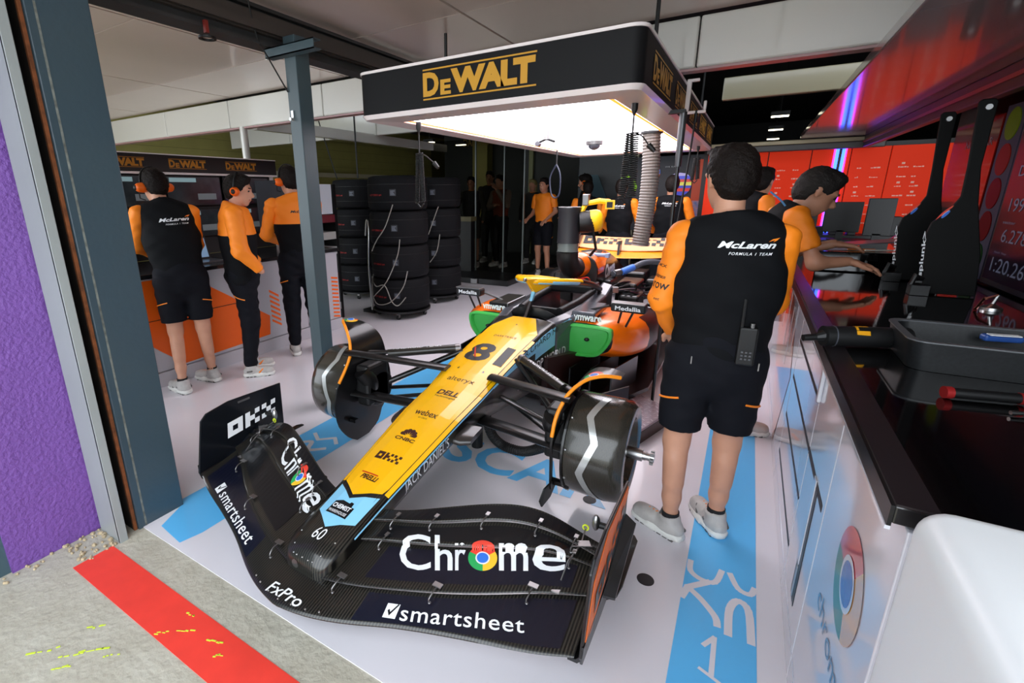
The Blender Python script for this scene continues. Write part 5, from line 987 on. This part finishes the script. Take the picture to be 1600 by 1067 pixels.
def blend(prims, h, k=.03, cuts=(), noise=None, sub=()):
    m = k+2*h; lo = np.min([p[1] for p in prims], 0)-m; hi = np.max([p[2] for p in prims], 0)+m
    lo = np.floor(lo/h)*h; D = np.ceil((hi-lo)/h).astype(int)+1
    g = [lo[i]+h*np.arange(D[i]) for i in range(3)]; W = np.full(D, .2)
    for f, a, b in prims:
        s = [slice(max(0, int((a[i]-m-lo[i])/h)), min(D[i], int((b[i]+m-lo[i])/h)+2)) for i in range(3)]
        G = np.stack(np.meshgrid(*[g[i][s[i]] for i in range(3)], indexing='ij'), -1); sh = G.shape[:3]; d = f(G.reshape(-1, 3)).reshape(sh)
        w_ = W[tuple(s)]; q = np.maximum(k-np.abs(w_-d), 0)/k; W[tuple(s)] = np.minimum(w_, d)-q*q*k*.25
    if noise or cuts or sub:
        G = np.stack(np.meshgrid(*g, indexing='ij'), -1)
        if noise:
            a_, f_ = noise; x, y, z = G[..., 0], G[..., 1], G[..., 2]
            W += a_*(np.sin(x*f_+2.3*np.sin(z*f_*.45))*np.sin(z*f_*1.3+1.7*np.sin(y*f_*.6))+.5*np.sin(y*f_*1.1+x*f_*.7+z*f_*1.9))
        for p, n in cuts: W = np.maximum(W, (G-V3(*p))@unit(n))
        for f, a, b in sub: W = np.maximum(W, -f(G.reshape(-1, 3)).reshape(W.shape))
    return nets(W, lo, h)
def nets(W, lo, h):
    s = W < 0; C = tuple(np.array(W.shape)-1); acc = np.zeros(C+(3,)); cnt = np.zeros(C); I = np.stack(np.meshgrid(*[np.arange(n) for n in W.shape], indexing='ij'), -1).astype(float)
    F = []; idc = []
    for ax in range(3):
        a = [slice(None)]*3; b = [slice(None)]*3; a[ax] = slice(0, -1); b[ax] = slice(1, None); a, b = tuple(a), tuple(b)
        e = s[a] != s[b]; idx = np.argwhere(e); w0 = W[a][e]; w1 = W[b][e]; t = w0/(w0-w1); p = idx.astype(float); p[:, ax] += t
        o = [(ax+1) % 3, (ax+2) % 3]; quad = []
        for d0, d1 in ((0, 0), (-1, 0), (-1, -1), (0, -1)):
            c = idx.copy(); c[:, o[0]] += d0; c[:, o[1]] += d1; quad.append(c)
        ok = np.ones(len(idx), bool)
        for c in quad: ok &= np.all((c >= 0) & (c < np.array(C)), axis=1)
        idc.append((quad, ok, s[a][e], p))
        for c in quad:
            c = c[ok]; np.add.at(acc, (c[:, 0], c[:, 1], c[:, 2]), p[ok]); np.add.at(cnt, (c[:, 0], c[:, 1], c[:, 2]), 1)
    m = cnt > 0; num = -np.ones(C, int); num[m] = np.arange(m.sum()); V = lo+h*(acc[m]/cnt[m][:, None])
    for quad, ok, ins, p in idc:
        q = np.stack([num[c[ok][:, 0], c[ok][:, 1], c[ok][:, 2]] for c in quad], 1); i = ins[ok]; q[~i] = q[~i][:, ::-1]; F += q.tolist()
    return V, F
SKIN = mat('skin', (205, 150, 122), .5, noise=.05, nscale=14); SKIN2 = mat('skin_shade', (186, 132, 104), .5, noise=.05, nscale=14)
HAIR = mat('hair_dark', (20, 13, 10), .6, spec=.2, bump=.6, bscale=160); HAIRG = mat('hair_greying', (40, 36, 34), .5, spec=.2, bump=.6, bscale=160)
VEST = mat('vest_black', (14, 15, 18), .8, spec=.15, bump=.12, bscale=30); SHO = mat('shorts_black', (18, 19, 25), .8, spec=.15); JOR = mat('jacket_orange', (255, 138, 16), .6, bump=.1, bscale=25)
SHOE = mat('shoe_grey', (186, 182, 178), .6, noise=.1, nscale=30); SOLE = mat('shoe_sole', (226, 226, 220), .5); mat('shoe_dark', (96, 94, 92), .7)
SOCK = mat('sock_black', (20, 20, 22), .8); MUFF = mat('ear_defender_orange', (250, 110, 18), .4)
EYE = mat('eye_dark', (24, 18, 16), .3); LIP = mat('lip', (160, 90, 80), .5); ACC = mat('accent_orange', (255, 140, 30), .5)
def person(label, at, yaw, hgt=1.78, pose=None, res=.014, top='vest', legs='shorts', hair=HAIR, muffs=False, hands=True, face=False, group=None, skin=SKIN, colors=None, look=None, torso=1., text=None, slim=1.0, badge=True, extra=None, hairlen=0):
    k = hgt/1.78; c_, s_ = math.cos(yaw), math.sin(yaw)
    X_ = V3(c_, s_, 0); Y_ = V3(-s_, c_, 0); Z_ = V3(0, 0, 1); O = V3(at[0], at[1], at[2] if len(at) > 2 else 0)
    def L(p): return O+(X_*p[0]+Y_*p[1]+Z_*p[2])*k
    J = dict(pel=(0, 0, .93), chest=(0, 0, 1.27), neck=(0, -.005, 1.47), head=(0, .02, 1.635), shl=(-.185, 0, 1.42), shr=(.185, 0, 1.42), ell=(-.25, -.02, 1.14), elr=(.25, -.02, 1.14), wrl=(-.24, .08, .90), wrr=(.24, .08, .90),
             hil=(-.09, 0, .90), hir=(.09, 0, .90), knl=(-.10, .02, .49), knr=(.10, .02, .49), anl=(-.11, -.02, .085), anr=(.11, -.02, .085), tol=(-.13, .16, .03), tor=(.13, .16, .03))
    if pose: J.update(pose)
    J = {a: L(b) for a, b in J.items()}
    root = thing('person', label, 'person', tuple(O), group)
    hd = unit(X_*0+(Y_ if look is None else (X_*look[0]+Y_*look[1]+Z_*look[2]))); hx = unit(np.cross(hd, Z_)); hz = np.cross(hx, hd); AX = [hx, hd, hz]; H = J['head']
    hp = lambda x, y, z: H+(hx*x+hd*y+hz*z)*k
    fdir = unit(Y_)
    # skin
    bare = legs == 'shorts'; short = top in ('polo', 'vestshort')
    sk = [cone(J['neck']-V3(0, 0, .05), H-hz*.05*k, .056*k, .052*k)]
    pj, cj, nj = J['pel'], J['chest'], J['neck']; sk += [cone(pj, cj, .09*k, .09*k), cone(cj, nj, .07*k, .05*k), cone(J['shl'], J['shr'], .032*k, .032*k), cone(nj*.6+cj*.4, J['shl'], .03*k, .03*k), cone(nj*.6+cj*.4, J['shr'], .03*k, .03*k)]
    for q in 'lr': sk += [cone(pj, J['hi'+q], .08*k, .07*k), cone(J['hi'+q], J['hi'+q]*.3+J['kn'+q]*.7, .07*k, .06*k)]
    if bare:
        for q in 'lr':
            kn, an = J['kn'+q], J['an'+q]; bk = -fdir*.022*k
            sk += [cone(J['hi'+q]*.35+kn*.65, kn, .068*k, .054*k), cone(kn, kn*.3+an*.7, .047*k, .036*k), cone(kn*.8+an*.2+bk*1.1, kn*.5+an*.5+bk*.8, .044*k, .038*k), cone(kn*.3+an*.7, an, .034*k, .033*k), cone(an, an-V3(0, 0, .025), .031*k, .026*k), cone(an-V3(0, 0, .035), J['to'+q]*.4+an*.6-V3(0, 0, .02), .02*k, .014*k)]
    for q in 'lr':
        el, wr, sh = J['el'+q], J['wr'+q], J['sh'+q]
        sk += [cone(sh, el, .036*k, .036*k), cone(el, wr, .038*k, .027*k)]
    body = blend(sk, res, .025) if not (bare) else blend(sk, res, .036)
    hr_ = min(res, .0085) if res < .016 else res*.7
    hs = [elp(hp(0, .0, .025), V3(.076, .095, .09)*k, AX), elp(hp(0, .035, -.035), V3(.058, .065, .085)*k, AX), cone(hp(0, .05, -.09), hp(0, .062, -.098), .032*k, .026*k), cone(hp(0, .098, -.0), hp(0, .118, -.032), .009*k, .016*k), elp(hp(0, .085, -.066), V3(.028, .02, .014)*k, AX), elp(hp(0, .082, .02), V3(.06, .02, .014)*k, AX),
          cone(hp(-.079, -.008, .005), hp(-.077, -.002, -.03), .015*k, .009*k, hx, .5), cone(hp(.079, -.008, .005), hp(.077, -.002, -.03), .015*k, .009*k, hx, .5), cone(H-hz*.05*k-hd*.02*k, J['neck']*.5+H*.5-hz*.03, .052*k, .054*k)]
    hs_m = blend(hs, hr_, .02*k, sub=[cone(hp(-.032, .106, .002), hp(-.028, .106, .002), .012*k, .012*k), cone(hp(.032, .106, .002), hp(.028, .106, .002), .012*k, .012*k)])
    ms = [body, hs_m]
    if hands:
        for q, sg in (('l', -1), ('r', 1)):
            wr = J['wr'+q]; d = unit(wr-J['el'+q]); hh = (pose or {}).get('hd'+q)
            if hh is not None: d = unit(X_*hh[0]+Y_*hh[1]+Z_*hh[2])
            side = unit(np.cross(d, Z_ if abs(d[2]) < .8 else fdir))*sg
            if abs(d[2]) >= .8: side = unit(fdir-d*(fdir@d)); 
            n_ = unit(np.cross(side, d)); n_ = n_ if n_[2] < 0 or abs(d[2]) >= .8 else -n_
            if abs(d[2]) >= .8: n_ = unit(-X_*sg-d*((-X_*sg)@d))
            fp = [cone(wr, wr+d*.03*k, .027*k, .03*k, n_, .7), cone(wr+d*.035*k-side*.018*k, wr+d*.085*k-side*.025*k, .022*k, .02*k, n_, .6), cone(wr+d*.035*k+side*.018*k, wr+d*.085*k+side*.025*k, .022*k, .02*k, n_, .6), cone(wr+d*.04*k, wr+d*.085*k, .026*k, .024*k, n_, .55)]
            for j, (ln, off) in enumerate(((.066, .031), (.075, .011), (.07, -.011), (.055, -.031))):
                b0 = wr+d*.088*k+side*off*k; b1 = b0+(d*.52+n_*.12)*ln*k+side*off*.12*k; b2 = b1+(d*.40+n_*.30)*ln*k
                fp += [cone(b0, b1, .0098*k, .0088*k), cone(b1, b2, .0088*k, .0072*k)]
            t0 = wr+d*.025*k+side*.026*k; t1 = t0+(d*.032+side*.024+n_*.008)*k; t2 = t1+(d*.033+side*.008+n_*.006)*k
            fp += [cone(t0, t1, .014*k, .0115*k), cone(t1, t2, .0115*k, .009*k)]
            ms.append(blend(fp, .0048 if res < .016 else .009, .008))
    mk('body', join(*ms), skin, root, smooth=80)
    # hair
    hv = blend([elp(hp(0, -.012, .038), V3(.087, .104, .096)*k, AX), elp(hp(0, -.045, -.01), V3(.078, .07, .085)*k, AX), elp(hp(0, .05, .1), V3(.06, .045, .03)*k, AX)]+([elp(hp(0, -.05, -.06-hairlen), V3(.085, .05, .08+hairlen)*k, AX)] if hairlen else []), hr_, .03, noise=(.0035, 130),
               sub=[elp(hp(0, .105, -.035), V3(.085, .085, .095)*k, AX), cone(hp(-.1, .02, -.05), hp(.1, .02, -.05), .045*k, .045*k), cone(hp(0, -.06, -.16-2*hairlen), hp(0, -.2, -.13-2*hairlen), .06, .06)])
    mk('hair', hv, hair, root, smooth=80)
    if face:
        for sg in (-1, 1): mk('eye', ell(hp(sg*.031, .092, .004), (.009*k,)*3, 10, 6), EYE, root, smooth=60)
        mk('mouth', blend([cone(hp(-.022, .098, -.067), hp(.022, .098, -.067), .006, .006)], .004, .01), LIP, root, smooth=60)
        for sg in (-1, 1): mk('eyebrow', tube([hp(sg*.015, .104, .026), hp(sg*.045, .096, .028)], .005, 6), hair, root)
    TV = colors or {}
    tm = TV.get('top', VEST); sm = TV.get('sleeve', JOR); bm_ = TV.get('bottom', SHO)
    P0, C0, N0 = J['pel'], J['chest'], J['neck']; ax = unit(C0-P0); fw = unit(fdir-ax*(fdir@ax)); rt = np.cross(fw, ax); T = torso*k
    tp = [cone(P0-ax*.02*k, C0-ax*.06*k, .165*T, .165*T, fw, .66), cone(C0-ax*.05*k, C0+ax*.08*k, .178*T, .165*T, fw, .64), cone(J['shl']*.82+J['shr']*.18+V3(0, 0, -.005), J['shr']*.82+J['shl']*.18+V3(0, 0, -.005), .071*k, .071*k), cone(C0+ax*.08*k, N0+V3(0, 0, -.02), .11*k, .062*k, fw, .8), cone(N0+V3(0, 0, -.02), N0+V3(0, 0, .025), .064*k, .062*k)]
    cut_ = [(P0-ax*.09*k, -ax), (N0+unit(H-N0)*.035*k, unit(H-N0))]
    arms = {}
    for q in 'lr':
        sh, el, wr = J['sh'+q], J['el'+q], J['wr'+q]
        arms[q] = [cone(sh, el, .066*k*slim, .056*k*slim), cone(el, wr*.93+el*.07, .055*k*slim, .042*k)] if top in ('vest', 'jacket') else [cone(sh, sh*.25+el*.75, .066*k, .060*k)]
    if top == 'jacket':      # orange yoke and sleeves, black below
        vf = blend(tp, res, .05, cut_, (.003, 32)); c = np.array([np.mean([vf[0][i] for i in f], 0) for f in vf[1]]); fm = ((c-C0)@ax < -.02*k).astype(int)
        tob = mk('jacket', vf, [JOR, tm], root, smooth=80, fm=fm)
    elif top == 'polo':
        vf = blend(tp, res, .05, cut_, (.003, 28)); tob = mk('shirt', vf, [sm], root, smooth=80)
    else:
        vf = blend(tp, res, .05, cut_, (.003, 30)); tob = mk('vest', vf, [tm], root, smooth=80)
        mk('collar', tube([N0+unit(H-N0)*.030*k+(.060*k)*(math.cos(a)*rt+math.sin(a)*fw*.95) for a in np.linspace(0, 2*PI, 20)], .007, 6), ACC, root)
    for q in 'lr':
        av = blend(arms[q], res, .03, [(J['wr'+q]*.95+J['el'+q]*.05, J['wr'+q]-J['el'+q])] if top in ('vest', 'jacket') else [(J['sh'+q]*.3+J['el'+q]*.7, J['el'+q]-J['sh'+q])], (.0035, 48)); so = mk('sleeve', av, sm, root, smooth=80)
    # bottoms
    for_sh = []
    if legs == 'shorts':
        for q in 'lr': hi, kn = J['hi'+q], J['kn'+q]; for_sh += [cone(hi+V3(0, 0, .02), hi*.15+kn*.85, .108*k, .088*k)]
        for_sh += [cone(P0+V3(0, 0, .05), P0-V3(0, 0, .02), .150*T, .155*T, fw, .75)]
        bv = blend(for_sh, res, .03, [(J['knl']*.8+J['hil']*.2+V3(0, 0, 0), V3(0, 0, -1))], (.0035, 34)); bo = mk('shorts', bv, bm_, root, smooth=80)
    else:
        for q in 'lr':
            hi, kn, an = J['hi'+q], J['kn'+q], J['an'+q]; for_sh += [cone(hi+V3(0, 0, .02), kn, .102*k, .078*k), cone(kn, an+V3(0, 0, .05), .074*k, .058*k)]
        for_sh += [cone(P0+V3(0, 0, .05), P0-V3(0, 0, .02), .150*T, .155*T, fw, .75)]
        bv = blend(for_sh, res, .03, [(J['anl']+V3(0, 0, .012), V3(0, 0, -1))], (.005, 36)); bo = mk('trousers', bv, bm_, root, smooth=80)
    if badge:
        tb = bvh(bv)
        for q, sg in (('l', -1), ('r', 1)):
            z0 = J['hi'+q]*.42+J['kn'+q]*.58+V3(0, 0, .08); A = []
            for i in range(9):
                a = math.radians(-75+70*i/8); d_ = X_*sg*math.cos(a)+Y_*math.sin(a); st = z0+d_*.25-V3(0, 0, .004*i); h_ = tb.ray_cast(Vector(st), Vector(-d_), .4)
                if h_[0]: A.append(V3(*h_[0])+d_*.002)
            if len(A) > 3: mk('orange_zip', tube(A, .0045, 6), ACC, root)
    for q in 'lr':
        an, to = J['an'+q], J['to'+q]; g = V3(0, 0, 1); f_ = unit((to-an)*V3(1, 1, 0)); heel = V3(an[0], an[1], O[2])-f_*.035*k; toe = V3(an[0], an[1], O[2])+f_*.19*k; base = min(an[2]-O[2]-.085*k, .0)+0
        up = max(0, an[2]-O[2]-.088*k); U = V3(0, 0, up); rs_ = min(res, .01)
        sh_ = mk('shoe', blend([cone(heel+g*.05*k+U, toe*.8+heel*.2+g*.045*k+U*.3, .038*k, .036*k), cone(toe*.6+heel*.4+g*.045*k+U*.5, toe-f_*.035*k+g*.042*k, .040*k, .034*k), cone(heel+f_*.035+g*.06*k+U, heel+f_*.035+g*.10*k+U, .044*k, .048*k)], rs_, .025, [(heel+g*.118*k+U-f_*.0, g+f_*.2)]), TV.get('shoe', SHOE), root, smooth=80)
        mk('sole', blend([cone(heel+g*.022*k+U, toe*.5+heel*.5+g*.02*k+U*.3, .044*k, .046*k, g, .62), cone(toe*.5+heel*.5+g*.02*k+U*.3, toe-f_*.035*k+g*.022*k, .049*k, .044*k, g, .62)], rs_, .012, noise=(.0025, 150)), TV.get('sole', SOLE), sh_, smooth=80)
        if res < .015:
            for sd in (-1, 1):
                mk('side_patch', blend([cone(heel+f_*.10*k+g*.045*k+rt*sd*.043*k+U*.5, heel+f_*.13*k+g*.072*k+rt*sd*.034*k+U*.5, .008*k, .006*k)], .004, .01), MC['accent_orange'] if sd == 1 else MC['shoe_dark'], sh_, smooth=80)
                mk('heel_patch', blend([cone(heel+f_*.0*k+g*.055*k+rt*sd*.036*k+U, heel+f_*.035*k+g*.06*k+rt*sd*.046*k+U, .009*k, .008*k)], .004, .01), MC['shoe_dark'], sh_, smooth=80)
            mk('tongue', blend([cone(heel+f_*.075*k+g*.09*k+U*.8, heel+f_*.065*k+g*.125*k+U*.9, .022*k, .02*k, f_, .5)], .006, .01), MC['shoe_dark'], sh_, smooth=80)
            mk('outsole', join(*[box(V3(*(heel+f_*(.0+.03*i)*k+g*.006+U*(1 if i < 3 else .3))), (.02, .075*k, .012), math.atan2(f_[1], f_[0])) for i in range(7)]), MC['shoe_dark'], sh_, kind='stuff')
        if bare: mk('sock', ring(an+V3(0, 0, .012), an+V3(0, 0, .045), .0385*k, .034*k, 20), SOCK, root)
        if res < .015: mk('laces', join(*[tube([heel+f_*(.1+.02*i)*k+g*.088*k+U*.6-rt*.025-g*.012, heel+f_*(.1+.02*i)*k+g*.0885*k+U*.6, heel+f_*(.1+.02*i)*k+g*.088*k+U*.6+rt*.025-g*.012], .003, 5) for i in range(3)]), MC['accent_orange'], sh_, kind='stuff')
    if muffs:
        for sg in (-1, 1):
            mf = mk('ear_defender', blend([cone(hp(sg*.088, .0, -.012), hp(sg*.108, .0, -.012), .038*k, .034*k)], .007, .01), MUFF, root, smooth=80); mk('ear_pad', ell(hp(sg*.132, .0, -.012), (.018, .018, .02), 12, 8), DARK, mf, smooth=60)
        mk('headband', tube([hp(.098*math.cos(a), -.01, .01+.135*math.sin(a)) for a in np.linspace(.1, PI-.1, 16)], .006, 8), DARK, root)
        mk('boom_microphone', tube([hp(-.11, .02, -.03), hp(-.09, .08, -.07), hp(-.04, .115, -.075)], .004, 6), DARK, root)
    if text is not None:
        tt = bvh(vf); s = text.get('s', 1)*k; bc = C0+ax*text.get('z', .07)*k; d = fw*text.get('dir', 1); ex = rt*text.get('dir', 1)
        w_ = .27*s; o0 = bc-ex*(w_*.5-text.get('x', 0))-d*.0
        lettering('lettering', 'McLaren', o0, ex*w_, ax*.036*s, text.get('m', WHITE), root, tt, d, .003, (10, 2), .03, .35)
        if text.get('sub', 1): lettering('lettering', 'FORMULA 1 TEAM', o0+ex*w_*.2-ax*.035*s, ex*w_*.75, ax*.015*s, text.get('m', WHITE), root, tt, d, .003, (10, 1), .01, .3, 1.2)
        mk('swoosh', place(poly2([(.86, .95), (.93, 1.35), (1.05, 1.55), (1.0, 1.15), (.93, .95), (.955, 1.2), (.9, 1.2)][:4]+[(.94, .9), (.97, 1.2)]), o0, ex*w_, ax*.036*s, tt, d, .003, (3, 2)), text.get('m2', ACC), root)
    if text is not None and text.get('sleeve'):
        q = text['sleeve']; av = blend(arms[q], res, .03); tt = bvh(av); sg = -1 if q == 'l' else 1; d = unit(-X_*sg*.8+Y_*.6) ; sh, el = J['sh'+q], J['el'+q]; dn = unit(el-sh); ex = unit(np.cross(d, -dn))
        for i, (w, sz) in enumerate((('OKX', .012), ('Darktrace', .016), ('arrow', .026), ('smartsheet', .012))):
            wd = [.05, .06, .09, .07][i]; lettering('lettering', w, sh*.35+el*.65-dn*(.05-.045*i)-ex*wd/2, ex*wd, -dn*sz, BLACKP, root, tt, d, .003, (3, 1), .01)
    if extra: extra(root, J, L, X_, Y_)
    return root
i_acc = True
D2 = math.radians
# the near man, seen from behind, arms to the front
def radio(root, J, L, X_, Y_):
    b = L((.085, -.125, .99)); r = mk('belt_radio', box((b[0], b[1], b[2]-.0), (.062, .035, .15), D2(8)), DARK, root, bevel=.008)
    mk('antenna', cyl(L((.06, -.13, 1.06)), L((.058, -.132, 1.18)), .006, n=8), DARK, r); mk('knob', cyl(L((.095, -.13, 1.06)), L((.095, -.13, 1.085)), .008, n=10), ALU, r)
    mk('keypad', join(*[box(L((.07+.014*i, -.147, .97-.014*j)), (.007, .004, .006)) for i in range(3) for j in range(3)]), GREYG, r, kind='stuff')
    mk('belt_clips', join(*[box(L((x, -.112, .905)), (.004, .01, .03)) for x in (-.1, .14)]), ALU, root, kind='stuff')
NEAR = dict(anl=(-.10, -.05, .085), anr=(.10, .06, .085), tol=(-.25, .05, .03), tor=(.03, .22, .03), knl=(-.11, .0, .47), knr=(.10, .06, .47), shl=(-.18, -.01, 1.41), shr=(.17, .0, 1.40), ell=(-.235, .0, 1.13), elr=(.19, .10, 1.13), wrl=(-.17, .17, .95), wrr=(.07, .26, .98), pel=(0, 0, .90), hil=(-.095, 0, .87), hir=(.09, 0, .87), head=(-.035, .035, 1.63), neck=(-.015, 0, 1.46))
person('man in black vest and dark shorts standing nearest to us beside the bench', (-.045, 2.15), D2(8), 1.70, NEAR, .0105, 'vest', 'shorts', look=(-.45, 1, -.05), text=dict(dir=1, z=.10, s=.72, sleeve='l', x=.035), extra=radio, torso=1.10, slim=.92)
# three at the counter
person('man with orange ear defenders in black vest and shorts, leftmost at the counter', (-3.73, 2.05), D2(62), 1.77, dict(ell=(-.27, .14, 1.17), wrl=(-.17, .34, 1.08), elr=(.15, .17, 1.15), wrr=(.03, .36, 1.06), chest=(-.02, .03, 1.27), neck=(-.05, .06, 1.46), shl=(-.21, .03, 1.41), shr=(.14, .05, 1.41), head=(-.075, .14, 1.61), tol=(-.22, .12, .03), tor=(.04, .16, .03), anl=(-.11, -.1, .085), anr=(.12, .06, .085)), .013, 'vest', 'shorts', muffs=True, face=True, look=(-.45, 1, -.3), text=dict(dir=1, z=.07, s=.75, x=.04), torso=1.06, slim=.95)
person('man with ear defenders in orange topped jacket and dark trousers, middle of three at counter', (-3.60, 2.50), D2(-38), 1.73, dict(ell=(-.24, .0, 1.14), wrl=(-.2, .14, .96), elr=(.245, .02, 1.13), wrr=(.2, .16, .95), head=(.0, .05, 1.61)), .013, 'jacket', 'trousers', muffs=True, face=True, look=(.25, 1, -.15), hands=False, text=dict(dir=1, z=.07, s=.6, x=-.03, m=BLACKP, m2=BLACKP), colors=dict(bottom=SHO), torso=1.25, slim=1.15)
person('man with ear defenders in orange topped jacket, half hidden behind the grey post', (-3.60, 3.12), D2(52), 1.80, dict(ell=(-.26, .1, 1.15), wrl=(-.12, .3, 1.06), elr=(.17, .12, 1.15), wrr=(.06, .3, 1.02), head=(-.02, .06, 1.63)), .013, 'jacket', 'trousers', muffs=True, face=True, look=(-.45, 1, -.2), text=dict(dir=1, z=.08, s=.6, x=.04, m=BLACKP, m2=BLACKP, sub=0))
# man leaning over the bench and the man behind him
def collar_wire(root, J, L, X_, Y_): mk('blue_cord', tube(crv([L((.03, .06, 1.5)), L((.10, .14, 1.40)), L((.09, .17, 1.2)), L((.06, .14, 1.02))], 6), .005, 6), mat('cord_blue', (70, 130, 180), .5), root)
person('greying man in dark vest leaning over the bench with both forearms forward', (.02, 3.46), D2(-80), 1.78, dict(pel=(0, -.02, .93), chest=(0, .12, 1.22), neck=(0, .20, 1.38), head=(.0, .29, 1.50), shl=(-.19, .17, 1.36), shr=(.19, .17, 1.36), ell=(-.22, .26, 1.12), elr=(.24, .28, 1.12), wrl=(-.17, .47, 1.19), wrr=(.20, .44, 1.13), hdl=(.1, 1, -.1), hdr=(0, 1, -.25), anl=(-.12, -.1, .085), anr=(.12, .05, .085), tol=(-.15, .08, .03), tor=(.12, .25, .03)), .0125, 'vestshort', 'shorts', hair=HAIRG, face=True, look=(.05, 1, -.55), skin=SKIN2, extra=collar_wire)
person('dark haired man mostly hidden behind the leaning man at the bench', (.02, 5.4), D2(-60), 1.76, dict(head=(0, .05, 1.6)), .018, 'vest', 'trousers', hands=False, look=(-.6, 1, -.1), skin=SKIN2)
# crew behind the car
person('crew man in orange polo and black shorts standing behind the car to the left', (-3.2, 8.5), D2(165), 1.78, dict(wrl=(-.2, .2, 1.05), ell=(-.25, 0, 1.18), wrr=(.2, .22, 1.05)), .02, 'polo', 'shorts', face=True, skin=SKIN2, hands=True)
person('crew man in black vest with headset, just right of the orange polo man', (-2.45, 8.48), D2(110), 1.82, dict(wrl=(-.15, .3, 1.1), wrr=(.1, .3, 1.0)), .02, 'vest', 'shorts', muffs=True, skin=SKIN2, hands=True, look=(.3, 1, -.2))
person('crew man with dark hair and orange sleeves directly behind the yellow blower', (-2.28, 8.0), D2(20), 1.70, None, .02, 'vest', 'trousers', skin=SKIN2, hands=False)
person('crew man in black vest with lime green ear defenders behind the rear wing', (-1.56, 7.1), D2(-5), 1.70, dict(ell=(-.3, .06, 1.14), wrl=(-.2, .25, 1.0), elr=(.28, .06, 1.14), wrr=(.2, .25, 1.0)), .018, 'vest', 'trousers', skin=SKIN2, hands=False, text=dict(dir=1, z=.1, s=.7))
person('crew man in black vest standing behind the support pole at the rear wing', (-.90, 6.95), D2(0), 1.72, dict(ell=(-.3, .06, 1.14), wrl=(-.2, .25, 1.0), elr=(.28, .06, 1.14), wrr=(.2, .25, 1.0)), .018, 'vest', 'trousers', skin=SKIN2, hands=False, text=dict(dir=1, z=.12, s=.7))
t = thing('ear_defenders', 'bright lime green ear defenders worn behind the rear wing', 'ear defenders', (-1.5, 7.1, 1.56)); 
for sg in (-1, 1): mk('cup', ell((-1.5+sg*.1, 7.12, 1.56), (.035, .045, .06), 12, 8), mat('lime_cup', (150, 225, 40), .5), t, smooth=60)
mk('band', tube([(-1.5+.105*math.cos(a), 7.1, 1.58+.13*math.sin(a)) for a in np.linspace(.1, PI-.1, 14)], .016, 8), MC['lime_cup'], t, smooth=60)
# guests
GK = mat('guest_dark', (30, 30, 30), .7); GOL = mat('guest_olive', (52, 50, 40), .7); GPA = mat('guest_pale', (120, 106, 92), .7); GOR = mat('guest_rust', (120, 50, 20), .7)
person('guest in dark top and olive shorts resting a hand on the bar table', (-4.62, 8.35, .1), D2(195), 1.74, dict(wrr=(.25, .3, 1.1), elr=(.28, .1, 1.2)), .02, 'vest', 'shorts', skin=SKIN2, hands=False, colors=dict(top=GK, sleeve=GOL, bottom=GOL), badge=False, face=True)
person('bearded guest in dark clothes standing at the back behind the glass', (-4.6, 9.1, .1), D2(190), 1.86, None, .02, 'vest', 'trousers', skin=SKIN2, hands=False, colors=dict(top=GK, sleeve=GK, bottom=GK), badge=False, face=True)
person('guest in pale sleeves and dark gilet holding a hand to the face', (-4.12, 8.6, .1), D2(165), 1.76, dict(ell=(-.26, .12, 1.2), wrl=(-.06, .2, 1.5), elr=(.22, .1, 1.15), wrr=(-.05, .22, 1.2)), .02, 'vest', 'trousers', skin=SKIN2, hands=True, colors=dict(top=GOR, sleeve=GPA, bottom=GK), badge=False)
person('fair haired guest in dark clothes behind the right glass pane', (-3.75, 9.3, .1), D2(180), 1.68, None, .02, 'vest', 'trousers', hair=mat('hair_fair', (120, 106, 60), .6), skin=SKIN2, hands=False, colors=dict(top=GK, sleeve=GK, bottom=GK), badge=False, hairlen=.08)
